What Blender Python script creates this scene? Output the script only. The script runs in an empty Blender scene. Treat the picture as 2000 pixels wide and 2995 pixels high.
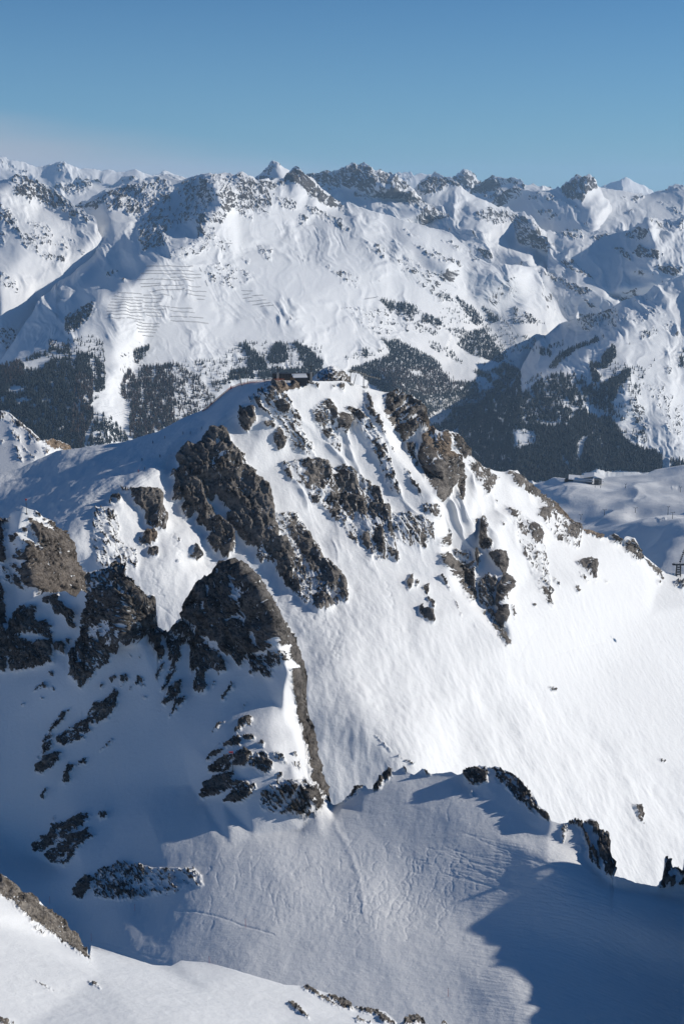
import bpy, math, random, time
import numpy as np
from mathutils import Vector
from mathutils.geometry import delaunay_2d_cdt

T0 = time.time()
sc = bpy.context.scene
# ------------------------------------------------------------ camera
H0 = 2800.0                       # the photographer stands on a summit at 2800 m
FPX = 4160.0                      # focal length in pixels of the 2000 x 2995 frame
PITCH = math.radians(13.0)
CP, SP = math.cos(PITCH), math.sin(PITCH)
cam_d = bpy.data.cameras.new('camera')
cam = bpy.data.objects.new('camera', cam_d)
sc.collection.objects.link(cam)
cam.location = (0, 0, H0)
cam.rotation_euler = (math.radians(90) - PITCH, 0, 0)
cam_d.sensor_fit = 'VERTICAL'
cam_d.sensor_height = 24.0 * 2995 / 2000
cam_d.lens = FPX * cam_d.sensor_height / 2995
cam_d.clip_start = 0.5
cam_d.clip_end = 400000
sc.camera = cam
# ------------------------------------------------------------ sky and sun
HAZE = 1.6e-5                     # thin mountain air
SUN_AZ, SUN_EL = 79.0, 22.0       # degrees: clockwise from the view direction, above the horizon
w = bpy.data.worlds.new('World'); sc.world = w; w.use_nodes = True
nt = w.node_tree; nt.nodes.clear()
wo = nt.nodes.new('ShaderNodeOutputWorld'); bg = nt.nodes.new('ShaderNodeBackground')
sky = nt.nodes.new('ShaderNodeTexSky'); sky.sky_type = 'NISHITA'; sky.sun_disc = False
sky.sun_elevation = math.radians(SUN_EL); sky.sun_rotation = math.radians(SUN_AZ)
sky.altitude = 2800; sky.air_density = 1.0; sky.dust_density = 0.0; sky.ozone_density = 8.0
bg.inputs['Strength'].default_value = 0.075
# a faint grey bank of far-off cloud low over the horizon, thickest to the left
tc = nt.nodes.new('ShaderNodeTexCoord'); sx = nt.nodes.new('ShaderNodeSeparateXYZ'); nt.links.new(tc.outputs['Generated'], sx.inputs[0])
cl = nt.nodes.new('ShaderNodeMath'); cl.operation = 'MULTIPLY_ADD'; nt.links.new(sx.outputs['X'], cl.inputs[0]); cl.inputs[1].default_value = .16
nt.links.new(sx.outputs['Z'], cl.inputs[2])
cm = nt.nodes.new('ShaderNodeMapRange'); cm.interpolation_type = 'SMOOTHSTEP'; nt.links.new(cl.outputs[0], cm.inputs[0])
cm.inputs[1].default_value = .025; cm.inputs[2].default_value = -.020; cm.inputs[3].default_value = 0; cm.inputs[4].default_value = .75
cx = nt.nodes.new('ShaderNodeMix'); cx.data_type = 'RGBA'; nt.links.new(cm.outputs[0], cx.inputs[0]); tn_ = nt.nodes.new('ShaderNodeMix'); tn_.data_type = 'RGBA'; tn_.blend_type = 'MULTIPLY'; tn_.inputs[0].default_value = 1
nt.links.new(sky.outputs[0], tn_.inputs[6]); tn_.inputs[7].default_value = (.68, 1.02, 1.03, 1); nt.links.new(tn_.outputs[2], cx.inputs[6])
cx.inputs[7].default_value = (6.5, 6.3, 7.0, 1)
hm_ = nt.nodes.new('ShaderNodeMapRange'); hm_.interpolation_type = 'SMOOTHSTEP'; nt.links.new(sx.outputs['Z'], hm_.inputs[0])
hm_.inputs[1].default_value = .22; hm_.inputs[2].default_value = -.03; hm_.inputs[3].default_value = 0; hm_.inputs[4].default_value = .5
hx = nt.nodes.new('ShaderNodeMix'); hx.data_type = 'RGBA'; nt.links.new(hm_.outputs[0], hx.inputs[0]); nt.links.new(tn_.outputs[2], hx.inputs[6])
hx.inputs[7].default_value = (3.5, 5.9, 8.2, 1); nt.links.new(hx.outputs[2], cx.inputs[6])
cn = nt.nodes.new('ShaderNodeTexNoise'); cn.inputs['Scale'].default_value = 9; cn.inputs['Detail'].default_value = 4
mpn = nt.nodes.new('ShaderNodeMapping'); mpn.inputs['Scale'].default_value = (1, 1, 9); nt.links.new(tc.outputs['Generated'], mpn.inputs[0]); nt.links.new(mpn.outputs[0], cn.inputs['Vector'])
cq = nt.nodes.new('ShaderNodeMath'); cq.operation = 'MULTIPLY_ADD'; nt.links.new(cn.outputs['Fac'], cq.inputs[0]); cq.inputs[1].default_value = .012; nt.links.new(cl.outputs[0], cq.inputs[2])
nt.links.new(cq.outputs[0], cm.inputs[0])
nt.links.new(cx.outputs[2], bg.inputs[0]); nt.links.new(bg.outputs[0], wo.inputs[0])
sun_d = bpy.data.lights.new('sun', 'SUN'); sun = bpy.data.objects.new('sun', sun_d)
sc.collection.objects.link(sun)
sun_d.energy = 4.2; sun_d.angle = math.radians(0.53); sun_d.color = (1.0, 0.945, 0.86)
SUNV = Vector((math.cos(math.radians(SUN_EL)) * math.sin(math.radians(SUN_AZ)),
               math.cos(math.radians(SUN_EL)) * math.cos(math.radians(SUN_AZ)),
               math.sin(math.radians(SUN_EL))))
sun.rotation_euler = SUNV.to_track_quat('Z', 'Y').to_euler()
sun.location = (0, 0, 4000)
sc.view_settings.view_transform = 'Standard'; sc.view_settings.look = 'None'
sc.view_settings.exposure = 0.0; sc.view_settings.gamma = 1.0
sc.view_settings.use_curve_mapping = False
sc.cycles.max_bounces = 6; sc.cycles.diffuse_bounces = 1; sc.cycles.volume_bounces = 1

# ------------------------------------------------------------ names and labels
COL = sc.collection
def tag(o, label=None, cat=None, group=None, kind=None):
    if label: o['label'] = label
    if cat: o['category'] = cat
    if group: o['group'] = group
    if kind: o['kind'] = kind
    return o

# ------------------------------------------------------------ view geometry: photograph pixel + distance -> world point
def raydir(u, v):
    a = (np.asarray(u, float) - 1000) / FPX
    b = (1497.5 - np.asarray(v, float)) / FPX
    return np.stack([a, CP + b * SP, b * CP - SP], -1)
def at(u, v, t):
    p = raydir(u, v) * np.asarray(t, float)[..., None] if np.ndim(t) else raydir(u, v) * t
    return p + np.array([0, 0, H0])

VIEWS = {'W': (0, 0, 1), 'A': (600, 1100, 3.92), 'B': (1000, 1100, 3.92), 'C': (400, 1200, 3.92), 'D': (750, 1400, 3.136),
         'E': (1200, 1450, 3.136), 'F': (0, 1600, 3.136), 'G': (450, 1620, 3.136), 'H': (0, 2050, 3.136),
         'V1': (0, 450, 3.136), 'V2': (500, 450, 3.136), 'V3': (1000, 450, 3.136), 'V4': (1500, 450, 3.136),
         'V5': (1500, 900, 3.136), 'V6': (1000, 900, 3.136), 'V7': (0, 900, 3.136), 'V8': (1500, 2400, 3.136),
         'Z2': (0, 900, 1.568), 'Z3': (1000, 900, 1.568), 'Y0': (0, 1400, 2.24), 'Y2': (1000, 1200, 1.568),
         'Y3': (1000, 1900, 1.568), 'Y4': (0, 2400, 1.568), 'Y5': (1000, 2400, 1.568), 'Y6': (550, 2100, 3.4844),
         'X': (30, 1430, 15.68)}
def pts(view, s):
    ox, oy, k = VIEWS[view]
    out = []
    for q in s.split():
        c = [float(x) for x in q.split(',')]
        out.append((ox + c[0] / k, oy + c[1] / k) + tuple(c[2:]))
    return out

# ------------------------------------------------------------ noise
_r = np.random.RandomState(7)
_ang = _r.rand(256, 256).astype(np.float32) * 2 * np.pi
GX, GY = np.cos(_ang).ravel(), np.sin(_ang).ravel()
def gn(x, y, seed=0):
    x = np.asarray(x, np.float32) + np.float32(seed * 17.31); y = np.asarray(y, np.float32) + np.float32(seed * 9.77)
    xi = np.floor(x); yi = np.floor(y); fx = x - xi; fy = y - yi
    xi = xi.astype(np.int32) & 255; yi = yi.astype(np.int32) & 255
    x1 = (xi + 1) & 255; y1 = (yi + 1) & 255
    ux = fx * fx * fx * (fx * (fx * 6 - 15) + 10); uy = fy * fy * fy * (fy * (fy * 6 - 15) + 10)
    def g(ix, iy, dx, dy):
        k = iy * 256 + ix
        return GX[k] * dx + GY[k] * dy
    a = g(xi, yi, fx, fy); b = g(x1, yi, fx - 1, fy); c = g(xi, y1, fx, fy - 1); d = g(x1, y1, fx - 1, fy - 1)
    return ((a + (b - a) * ux) * (1 - uy) + (c + (d - c) * ux) * uy) * 1.5
def fbm(x, y, n=4, seed=0, gain=0.5):
    s = 0; a = 1.0
    for i in range(n):
        s = s + a * gn(x, y, seed + i * 3.7); x = x * 2.03; y = y * 2.03; a *= gain
    return s
def ridged(x, y, n=4, seed=0, gain=0.5):
    s = 0; a = 1.0; w_ = 1.0
    for i in range(n):
        r = 1 - np.abs(gn(x, y, seed + i * 3.7)) * 1.6
        r = np.clip(r, 0, 1) ** 2 * w_
        s = s + a * r; w_ = np.clip(r * 1.6, 0, 1); x = x * 2.03; y = y * 2.03; a *= gain
    return s
_hh = _r.rand(256, 256).astype(np.float32).ravel(); _jx = _r.rand(256, 256).astype(np.float32).ravel(); _jy = _r.rand(256, 256).astype(np.float32).ravel()
def facets(x, y, seed=0, cone=.9):
    """angular blocks: the upper envelope of randomly tilted planes, one per jittered cell"""
    x = np.asarray(x, np.float32) + np.float32(seed * 13.7); y = np.asarray(y, np.float32) + np.float32(seed * 7.3)
    xi = np.floor(x).astype(np.int32); yi = np.floor(y).astype(np.int32); out = np.full(x.shape, -9, np.float32)
    for a in (-1, 0, 1):
        for b in (-1, 0, 1):
            cx, cy = xi + a, yi + b; k = (cy & 255) * 256 + (cx & 255)
            dx = x - cx - _jx[k]; dy = y - cy - _jy[k]
            out = np.maximum(out, _hh[k] + .8 * (GX[k] * dx + GY[k] * dy) - cone * np.sqrt(dx * dx + dy * dy))
    return out
def smooth(x, a, b):
    t = np.clip((x - a) / (b - a), 0, 1)
    return t * t * (3 - 2 * t)
def blur(a, sg):
    if sg <= 0: return a
    r = max(1, int(sg * 3)); k = np.exp(-0.5 * (np.arange(-r, r + 1) / sg) ** 2); k /= k.sum()
    a = np.apply_along_axis(lambda m: np.convolve(np.pad(m, r, 'edge'), k, 'valid'), 0, a)
    return np.apply_along_axis(lambda m: np.convolve(np.pad(m, r, 'edge'), k, 'valid'), 1, a)

# ------------------------------------------------------------ rasters in the photograph's frame
class Raster:
    def __init__(s, u0, u1, v0, v1, st):
        s.u0, s.v0, s.st = u0, v0, st
        s.nu, s.nv = int((u1 - u0) / st) + 2, int((v1 - v0) / st) + 2
        s.a = np.zeros((s.nv, s.nu), np.float32)
    def poly(s, P, val, mode='max'):
        P = np.array([p[:2] for p in P]); x = (P[:, 0] - s.u0) / s.st; y = (P[:, 1] - s.v0) / s.st
        i0, i1 = max(0, int(x.min())), min(s.nu, int(x.max()) + 2); j0, j1 = max(0, int(y.min())), min(s.nv, int(y.max()) + 2)
        if i1 <= i0 or j1 <= j0: return
        gx, gy = np.meshgrid(np.arange(i0, i1), np.arange(j0, j1)); ins = np.zeros(gx.shape, bool)
        n = len(x)
        for k in range(n):
            xa, ya, xb, yb = x[k], y[k], x[(k + 1) % n], y[(k + 1) % n]
            if ya == yb: continue
            c = ((ya > gy) != (yb > gy)) & (gx < (xb - xa) * (gy - ya) / (yb - ya) + xa)
            ins ^= c
        sub = s.a[j0:j1, i0:i1]
        sub[ins] = np.maximum(sub[ins], val) if mode == 'max' else val
    def get(s, u, v):
        x = np.clip((u - s.u0) / s.st, 0, s.nu - 1.001); y = np.clip((v - s.v0) / s.st, 0, s.nv - 1.001)
        i = x.astype(np.int32); j = y.astype(np.int32); fx = (x - i).astype(np.float32); fy = (y - j).astype(np.float32)
        a = s.a
        return (a[j, i] * (1 - fx) + a[j, i + 1] * fx) * (1 - fy) + (a[j + 1, i] * (1 - fx) + a[j + 1, i + 1] * fx) * fy

def depth_raster(lines, u0, u1, v0, v1, sg, st=4.0):
    """triangulate points of known distance (creases kept as edges) and rasterise 1/distance"""
    V, E, Tt = [], [], []
    for L in lines:
        n0 = len(V)
        for p in L:
            V.append(Vector((p[0], p[1]))); Tt.append(p[2])
        for k in range(len(L) - 1): E.append((n0 + k, n0 + k + 1))
    B = [(u0 - 500, v0 - 500), (u1 + 500, v0 - 500), (u0 - 500, v1 + 500), (u1 + 500, v1 + 500),
         ((u0 + u1) / 2, v0 - 500), ((u0 + u1) / 2, v1 + 500), (u0 - 500, (v0 + v1) / 2), (u1 + 500, (v0 + v1) / 2)]
    X = np.array([(a.x, a.y) for a in V]); TT = np.array(Tt)
    for b in B:
        d = np.hypot(X[:, 0] - b[0], X[:, 1] - b[1]); k = np.argsort(d)[:3]
        V.append(Vector(b)); Tt.append(float(TT[k].mean()))
    res = delaunay_2d_cdt(V, E, [], 0, 0.05)
    nv, nf, ov = res[0], res[2], res[3]
    q = []
    for i, o in enumerate(ov):
        if len(o): q.append(1.0 / Tt[o[0]])
        else:
            d = np.hypot(X[:, 0] - nv[i].x, X[:, 1] - nv[i].y); k = np.argsort(d)[:2]
            wq = 1 / (d[k] + 1e-3); q.append(float((wq / TT[k]).sum() / wq.sum()))
    R = Raster(u0, u1, v0, v1, st); A = np.full(R.a.shape, np.nan)
    for f in nf:
        P = [((nv[i].x - u0) / st, (nv[i].y - v0) / st, q[i]) for i in f]
        xs = [p[0] for p in P]; ys = [p[1] for p in P]
        i0, i1 = max(0, int(min(xs)) - 1), min(R.nu, int(max(xs)) + 2); j0, j1 = max(0, int(min(ys)) - 1), min(R.nv, int(max(ys)) + 2)
        if i1 <= i0 or j1 <= j0: continue
        (xa, ya, qa), (xb, yb, qb), (xc, yc, qc) = P
        D = (xb - xa) * (yc - ya) - (xc - xa) * (yb - ya)
        if abs(D) < 1e-9: continue
        gx, gy = np.meshgrid(np.arange(i0, i1), np.arange(j0, j1))
        l1 = ((xb - gx) * (yc - gy) - (xc - gx) * (yb - gy)) / D
        l2 = ((xc - gx) * (ya - gy) - (xa - gx) * (yc - gy)) / D
        l3 = 1 - l1 - l2
        m = (l1 > -1e-4) & (l2 > -1e-4) & (l3 > -1e-4)
        sub = A[j0:j1, i0:i1]; val = l1 * qa + l2 * qb + l3 * qc; sub[m] = val[m]
    bad = np.isnan(A)
    if bad.any(): A[bad] = np.nanmean(A)
    R.a = blur(A, sg).astype(np.float64)
    return R

# ------------------------------------------------------------ materials
def N(nt, t, **kw):
    n = nt.nodes.new(t)
    for k, v in kw.items(): setattr(n, k, v)
    return n
def newmat(name):
    m = bpy.data.materials.new(name); m.use_nodes = True; m.node_tree.nodes.clear(); return m, m.node_tree
def ramp(nt, src, stops):
    r = N(nt, 'ShaderNodeValToRGB'); e = r.color_ramp.elements
    while len(e) < len(stops): e.new(0.5)
    for k, (p, c) in enumerate(stops):
        e[k].position = p; e[k].color = (*c, 1)
    nt.links.new(src, r.inputs[0]); return r.outputs[0]
def noise(nt, vec, scale, detail=6, rough=0.6, dist=0.0):
    n = N(nt, 'ShaderNodeTexNoise'); n.inputs['Scale'].default_value = scale; n.inputs['Detail'].default_value = detail
    n.inputs['Roughness'].default_value = rough; n.inputs['Distortion'].default_value = dist
    nt.links.new(vec, n.inputs['Vector']); return n.outputs['Fac']
def terrain_mat(name, px, rock=((.060, .055, .052), (.135, .115, .10), (.22, .19, .165)), snow=(.83, .835, .835), bump=1.0):
    """snow and bare rock; px = metres covered by one render pixel at the layer's distance"""
    m, nt = newmat(name); L = nt.links.new
    g = N(nt, 'ShaderNodeNewGeometry'); pos = g.outputs['Position']
    at_ = N(nt, 'ShaderNodeAttribute', attribute_name='rock'); ti = N(nt, 'ShaderNodeAttribute', attribute_name='tint')
    # rock colour: blotches, strata, fine grain
    bed = N(nt, 'ShaderNodeMapping'); bed.inputs['Scale'].default_value = (1, 1, 2.6); bed.inputs['Rotation'].default_value = (.25, .3, 0); L(pos, bed.inputs[0])
    a = noise(nt, bed.outputs[0], 0.045 / px, 8, .7, .6); b = noise(nt, pos, 0.3 / px, 5, .75)
    mx = N(nt, 'ShaderNodeMath', operation='MULTIPLY_ADD'); L(b, mx.inputs[0]); mx.inputs[1].default_value = .7
    ad = N(nt, 'ShaderNodeMath', operation='ADD'); L(a, ad.inputs[0]); L(mx.outputs[0], ad.inputs[1])
    mx.inputs[2].default_value = -.35
    rc = ramp(nt, ad.outputs[0], [(.34, tuple(x * .7 for x in rock[0])), (.5, rock[1]), (.68, rock[2])])
    warm = N(nt, 'ShaderNodeMix', data_type='RGBA', blend_type='MULTIPLY'); L(ti.outputs['Fac'], warm.inputs[0])
    L(rc, warm.inputs[6]); warm.inputs[7].default_value = (1.55, 1.25, .95, 1)
    # snow: barely varying
    sn = noise(nt, pos, 0.01 / px, 4, .5)
    sc_ = ramp(nt, sn, [(.3, tuple(c * .955 for c in snow)), (.7, snow)])
    mr = N(nt, 'ShaderNodeMapRange', interpolation_type='SMOOTHSTEP')
    n3 = noise(nt, pos, .5 / px, 3, .6); k3 = N(nt, 'ShaderNodeMath', operation='MULTIPLY_ADD'); L(n3, k3.inputs[0])
    k3.inputs[1].default_value = .22; L(at_.outputs['Fac'], k3.inputs[2]); L(k3.outputs[0], mr.inputs[0])
    mr.inputs[1].default_value = .54; mr.inputs[2].default_value = .68
    col = N(nt, 'ShaderNodeMix', data_type='RGBA'); L(mr.outputs[0], col.inputs[0]); L(sc_, col.inputs[6]); L(warm.outputs[2], col.inputs[7])
    bs = N(nt, 'ShaderNodeBsdfPrincipled'); L(col.outputs[2], bs.inputs['Base Color']); bs.inputs['Roughness'].default_value = .8
    bs.inputs['Specular IOR Level'].default_value = .15
    # relief: strong grain on rock, faint on snow
    bn = noise(nt, pos, .22 / px, 8, .72); hs = N(nt, 'ShaderNodeMath', operation='MULTIPLY')
    st = N(nt, 'ShaderNodeMapRange'); L(mr.outputs[0], st.inputs[0]); st.inputs[3].default_value = .10; st.inputs[4].default_value = 1.0
    L(bn, hs.inputs[0]); L(st.outputs[0], hs.inputs[1])
    bp = N(nt, 'ShaderNodeBump'); L(hs.outputs[0], bp.inputs['Height']); bp.inputs['Strength'].default_value = .9
    bp.inputs['Distance'].default_value = 7.0 * px * bump; L(bp.outputs[0], bs.inputs['Normal'])
    o = N(nt, 'ShaderNodeOutputMaterial'); L(bs.outputs[0], o.inputs[0])
    return m

# ------------------------------------------------------------ terrain layers
LAYERS = {}
def crest_fn(line, u):
    P = sorted(((p[0], p[1]) for p in line)); x = np.array([p[0] for p in P]) + np.arange(len(P)) * 1e-4
    return np.interp(u, x, [p[1] for p in P])
def parse_rocks(txt):
    out = []
    for ln in txt.strip().splitlines():
        ln = ln.split('#')[0].strip()
        if not ln: continue
        head, body = ln.split(':', 1); h = head.split()
        dens = float(h[1]); bul = float(h[2]) if len(h) > 2 else 3.0; ang = float(h[3]) if len(h) > 3 else None
        for s_ in body.split(';'):
            if s_.strip(): out.append((dens, bul, ang, pts(h[0], s_)))
    return out

def layer(name, crest, bottom, u0, u1, lines, mat, rocks='', step=2.4, sg=2.0, ang=60, seed=1, jag=2.0, warp=6,
          rockamp=7.0, far=None, back=(0.8, 400), snowfn=None, tint=None, obj=True, edge=1.2, streak=(26, 7), nfleck=.5, rockfn=None, big=None, fleckfine=.2, tmod=None, crack=.55, saw=0):
    nu = int((u1 - u0) / step) + 1; u = np.linspace(u0, u1, nu)
    cr = crest_fn(crest, u); bo = crest_fn(bottom, u)
    rv0, rv1 = float(cr.min()) - 30, float(bo.max()) + 30
    # ---- rock outcrops
    rk = parse_rocks(rocks); RD = Raster(u0 - 20, u1 + 20, rv0, rv1, 2.0); RB = Raster(u0 - 20, u1 + 20, rv0, rv1, 2.0)
    angs = sorted(set(a for _, _, a, _ in rk if a is not None)); RA = {a: Raster(u0 - 20, u1 + 20, rv0, rv1, 2.0) for a in angs}
    for d, b, a, pg in rk:
        if d <= 0: RD.poly(pg, -d, 'set'); continue
        RD.poly(pg, d); RB.poly(pg, b)
        if a is not None: RA[a].poly(pg, 1)
    RD.a = blur(RD.a, edge * .8).astype(np.float32)
    RB.a = blur(RB.a, 5).astype(np.float32)
    RS = None
    if saw:                       # crags lean: broad faces turned from the sun, short steep sides towards it
        RS = Raster(u0 - 20, u1 + 20, rv0, rv1, 2.0); m0 = ((RD.a > .80) & (RD.a < .995)).astype(np.float32)
        gu, gv = np.meshgrid(u0 - 20 + 2.0 * np.arange(RS.nu), rv0 + 2.0 * np.arange(RS.nv))
        c_, s__ = math.cos(math.radians(ang)), math.sin(math.radians(ang))
        stn = fbm((gu * c_ + gv * s__) / 60, (-gu * s__ + gv * c_) / 15, 3, seed + 19)
        m1 = ((RD.a > .3) & (RD.a < .995) & (stn > -.12)).astype(np.float32)
        A0 = np.zeros_like(m0); A1 = np.zeros_like(m0)
        for i in range(1, RS.nu):
            A0[:, i] = m0[:, i] * (A0[:, i - 1] * .975 + 1); A1[:, i] = m1[:, i] * (A1[:, i - 1] * .90 + 1)
        RS.a = (blur(A0, 1.6) * 2 * saw + blur(A1, .8) * 2 * saw * 1.25).astype(np.float32)
    if jag:
        ck = smooth(RD.get(u, cr + 7), .3, .7)
        cr = cr + jag * fbm(u / 14.0, u * 0 + seed, 4, seed, .6) * (.5 + .9 * ck) - jag * ck * (1.8 if far is None else 2.6) / 1.8 * (1.8 * facets(u / 22.0, u * 0 + 3.3, seed) + 1.3 * facets(u / 9.0, u * 0 + 8.3, seed + 1))
    nv = int((bo - cr).max() / step) + 1
    s = np.linspace(0, 1, nv)[:, None]
    kk = np.exp(-0.5 * (np.arange(-60, 61) * step / 45.0) ** 2); kk /= kk.sum()
    crs = np.convolve(np.pad(cr, 60, 'edge'), kk, 'valid')
    lim = (bo - crs) / 5.5; dcr = np.clip(cr - crs, -1e9, lim)
    U = np.broadcast_to(u[None], (nv, nu)).astype(np.float64)
    Vv = crs[None] + s * (bo - crs)[None] + dcr[None] * (1 - s) ** 5
    v0, v1 = float(Vv.min()), float(Vv.max())
    if tmod is not None: lines = [[(p[0], p[1], p[2] * tmod(p[0], p[1])) for p in L_] for L_ in lines]
    R = depth_raster(lines, u0 - 20, u1 + 20, v0 - 20, v1 + 20, sg)
    if big is not None:                     # wide smoothing where the snow is even
        Rb = Raster(u0 - 20, u1 + 20, v0 - 20, v1 + 20, 4.0); Rb.a = blur(R.a, big[0])
        Mb = Raster(u0 - 20, u1 + 20, v0 - 20, v1 + 20, 4.0)
        for pg in big[1]: Mb.poly(pg, 1)
        Mb.a = blur(Mb.a, 6).astype(np.float32); kb = Mb.get(U, Vv)
        T = 1.0 / (R.get(U, Vv) * (1 - kb) + Rb.get(U, Vv) * kb)
    else: T = 1.0 / R.get(U, Vv)
    P = at(U, Vv, T)
    def normals(P):
        du = np.gradient(P, axis=1); dv = np.gradient(P, axis=0)
        n = np.cross(dv, du); n /= np.linalg.norm(n, axis=2, keepdims=True) + 1e-9
        return n
    n0 = normals(P)
    wu = U + warp * fbm(U / 22, Vv / 22, 4, seed + 50, .6); wv = Vv + warp * fbm(U / 22, Vv / 22, 4, seed + 70, .6)
    M = RD.get(wu, wv); Bg = RB.get(U, Vv)
    def oriented(a, L, Wd, fn, n, sd):
        c, s_ = math.cos(math.radians(a)), math.sin(math.radians(a))
        al = U * c + Vv * s_; ac = -U * s_ + Vv * c
        return fn(al / L, ac / Wd, n, sd)
    def both(L, Wd, fn, n, sd):
        base = oriented(ang, L, Wd, fn, n, sd)
        for a in angs:
            k = smooth(RA[a].get(U, Vv), .2, .8); base = base * (1 - k) + oriented(a, L, Wd, fn, n, sd + 5) * k
        return base
    near = smooth(M, .02, .2)
    U0_, V0_ = U, Vv
    wq1 = 5 * fbm(U / 16, Vv / 16, 3, seed + 91); wq2 = 5 * fbm(U / 16, Vv / 16, 3, seed + 92)
    U, Vv = U + wq1, Vv + wq2
    st1 = both(streak[0], streak[1], fbm, 4, seed + 11)
    fac = lambda x, y, n, sd: facets(x, y, sd)
    F1 = both(streak[0] * 1.5, streak[1] * 2.6, fac, 1, seed + 23)
    rel = .9 * F1 + .45 * both(streak[0] * .55, streak[1] * 1.0, fac, 1, seed + 25) \
        + .5 * both(streak[0] * 4, streak[1] * 7, ridged, 3, seed + 24)
    flk = both(streak[0] * .5, streak[1] * .45, fbm, 2, seed + 13)
    U, Vv = U0_, V0_
    fine = fbm(U / 5.0, Vv / 5.0, 3, seed + 31, .7)
    val = M + (nfleck * st1 + fleckfine * fine) * near * (1.25 - .3 * M)
    val = val - crack * smooth(-F1 + .5 * fbm(U / 50, Vv / 50, 3, seed + 17), .10, .36) * near
    val = val - .6 * smooth(flk + .35 * st1 + .55 * fbm(U / 45, Vv / 45, 2, seed + 15), .5, .68) * near
    if rockfn is not None: val = np.maximum(val, rockfn(U, Vv, P, n0))
    rsm = smooth(val, .45, .75)
    px = T / FPX
    D = px * (Bg * (1.6 if far is None else .35) + rockamp * (rel - .6) * near * (.35 + .65 * rsm) + rockamp * .22 * rsm + 1.1 * fine * rsm)
    if RS is not None: D = D + px * RS.get(wu, wv)
    if far is not None:
        A, Lx, Ly, fa = far[:4]
        c, s_ = math.cos(math.radians(fa)), math.sin(math.radians(fa))
        wx = U + Lx * .35 * fbm(U / Lx, Vv / Lx, 3, seed + 3); wy = Vv + Lx * .35 * fbm(U / Lx, Vv / Lx, 3, seed + 4)
        al = wx * c + wy * s_; ac = -wx * s_ + wy * c
        am = .25 + .9 * smooth(fbm(U / 160, Vv / 130, 3, seed + 9), -.35, .5)
        rg = ridged(al / (Lx * 1.7), ac / (Ly * 2.1), 3, seed + 5, .38)
        r2 = ridged(al / (Lx * .5), ac / (Ly * .55), 4, seed + 6, .5)
        fb = fbm(U / 34, Vv / 22, 5, seed + 8, .5) + 1.5 * facets(al / 48, ac / 24, seed + 2) + .75 * facets(al / 17, ac / 9, seed + 3)
        D = D + px * A * am * (.42 * (rg - .7) + .085 * (r2 - .7) + .10 * fb)
    if snowfn is not None: D = D + snowfn(U, Vv, P, rsm)
    P = P + n0 * D[..., None]
    n1 = normals(P)
    if far is not None:
        A, Lx, Ly, fa, thr, wid = far
        steep = 1 - n1[..., 2]
        nb = fbm(U / 70, Vv / 70, 4, seed + 61); nc = fbm(al / 17, ac / 5.5, 3, seed + 63, .6)
        top = 1 - smooth(Vv - cr[None], 0, 110)
        fv = .17 + np.clip((steep - thr) / wid, -1, .3) * .5 + .34 * nb + .26 * nc + .16 * top
        val = np.maximum(val, np.clip(fv, 0, 1.2))
    # snow lies on the flatter ledges of the crags
    flat = smooth(n1[..., 2], .72, .95)
    val = np.clip(val - .5 * flat * near * (1.2 - M), 0, 1.2)
    # ---- back side of the crest
    k = np.array([.02, .06, .15, .4, 1.0])[::-1, None, None]
    c0 = P[0][None]; hd = np.array([0, 1, 0.0]) ; bs_, bl = back
    outw = raydir(u, cr); outw[:, 2] = 0; outw /= np.linalg.norm(outw, axis=1, keepdims=True)
    SK = c0 + outw[None] * (k * bl) + np.array([0, 0, -1.0]) * (k * bl * bs_)
    allP = np.concatenate([SK, P], 0); ns = len(k)
    rows = nv + ns
    co = allP.reshape(-1, 3).astype(np.float32)
    idx = np.arange(rows * nu).reshape(rows, nu)
    q = np.stack([idx[:-1, :-1], idx[1:, :-1], idx[1:, 1:], idx[:-1, 1:]], -1).reshape(-1, 4)
    me = bpy.data.meshes.new(name); me.vertices.add(len(co)); me.vertices.foreach_set('co', co.ravel())
    me.loops.add(q.size); me.loops.foreach_set('vertex_index', q.ravel().astype(np.int32))
    me.polygons.add(len(q)); me.polygons.foreach_set('loop_start', np.arange(0, q.size, 4, dtype=np.int32))
    me.polygons.foreach_set('loop_total', np.full(len(q), 4, np.int32)); me.update(calc_edges=True)
    me.polygons.foreach_set('use_smooth', np.ones(len(q), bool))
    ra = np.concatenate([np.repeat(val[:1], ns, 0), val], 0).ravel().astype(np.float32)
    me.attributes.new('rock', 'FLOAT', 'POINT').data.foreach_set('value', ra)
    tn = np.zeros_like(val) if tint is None else tint(U, Vv)
    tn = np.concatenate([np.repeat(tn[:1], ns, 0), tn], 0).ravel().astype(np.float32)
    me.attributes.new('tint', 'FLOAT', 'POINT').data.foreach_set('value', tn)
    me.materials.append(mat)
    o = bpy.data.objects.new(name, me); COL.objects.link(o); tag(o, kind='structure')
    LAYERS[name] = (u, Vv, P, n1, val)
    print('layer', name, rows * nu, round(time.time() - T0, 1))
    return o
def ground(name, uu, vv):
    """world point of the finished layer seen at photograph pixel (uu, vv)"""
    u, Vv, P, n1, val = LAYERS[name]
    x = float(np.clip((uu - u[0]) / (u[1] - u[0]), 0, len(u) - 1.001)); i = int(x); fx = x - i; out = []
    for k in (i, i + 1):
        c = Vv[:, k]; j = int(np.clip(np.searchsorted(c, vv) - 1, 0, len(c) - 2)); f = float(np.clip((vv - c[j]) / (c[j + 1] - c[j]), 0, 1))
        out.append(P[j, k] * (1 - f) + P[j + 1, k] * f)
    return out[0] * (1 - fx) + out[1] * fx
def BZ(s):
    """points given as pixel and elevation"""
    out = []
    for q in s.split():
        a, b, z = (float(x) for x in q.split(','))
        out.append((a, b, (H0 - z) / -(CP * (1497.5 - b) / FPX - SP)))
    return out

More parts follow.
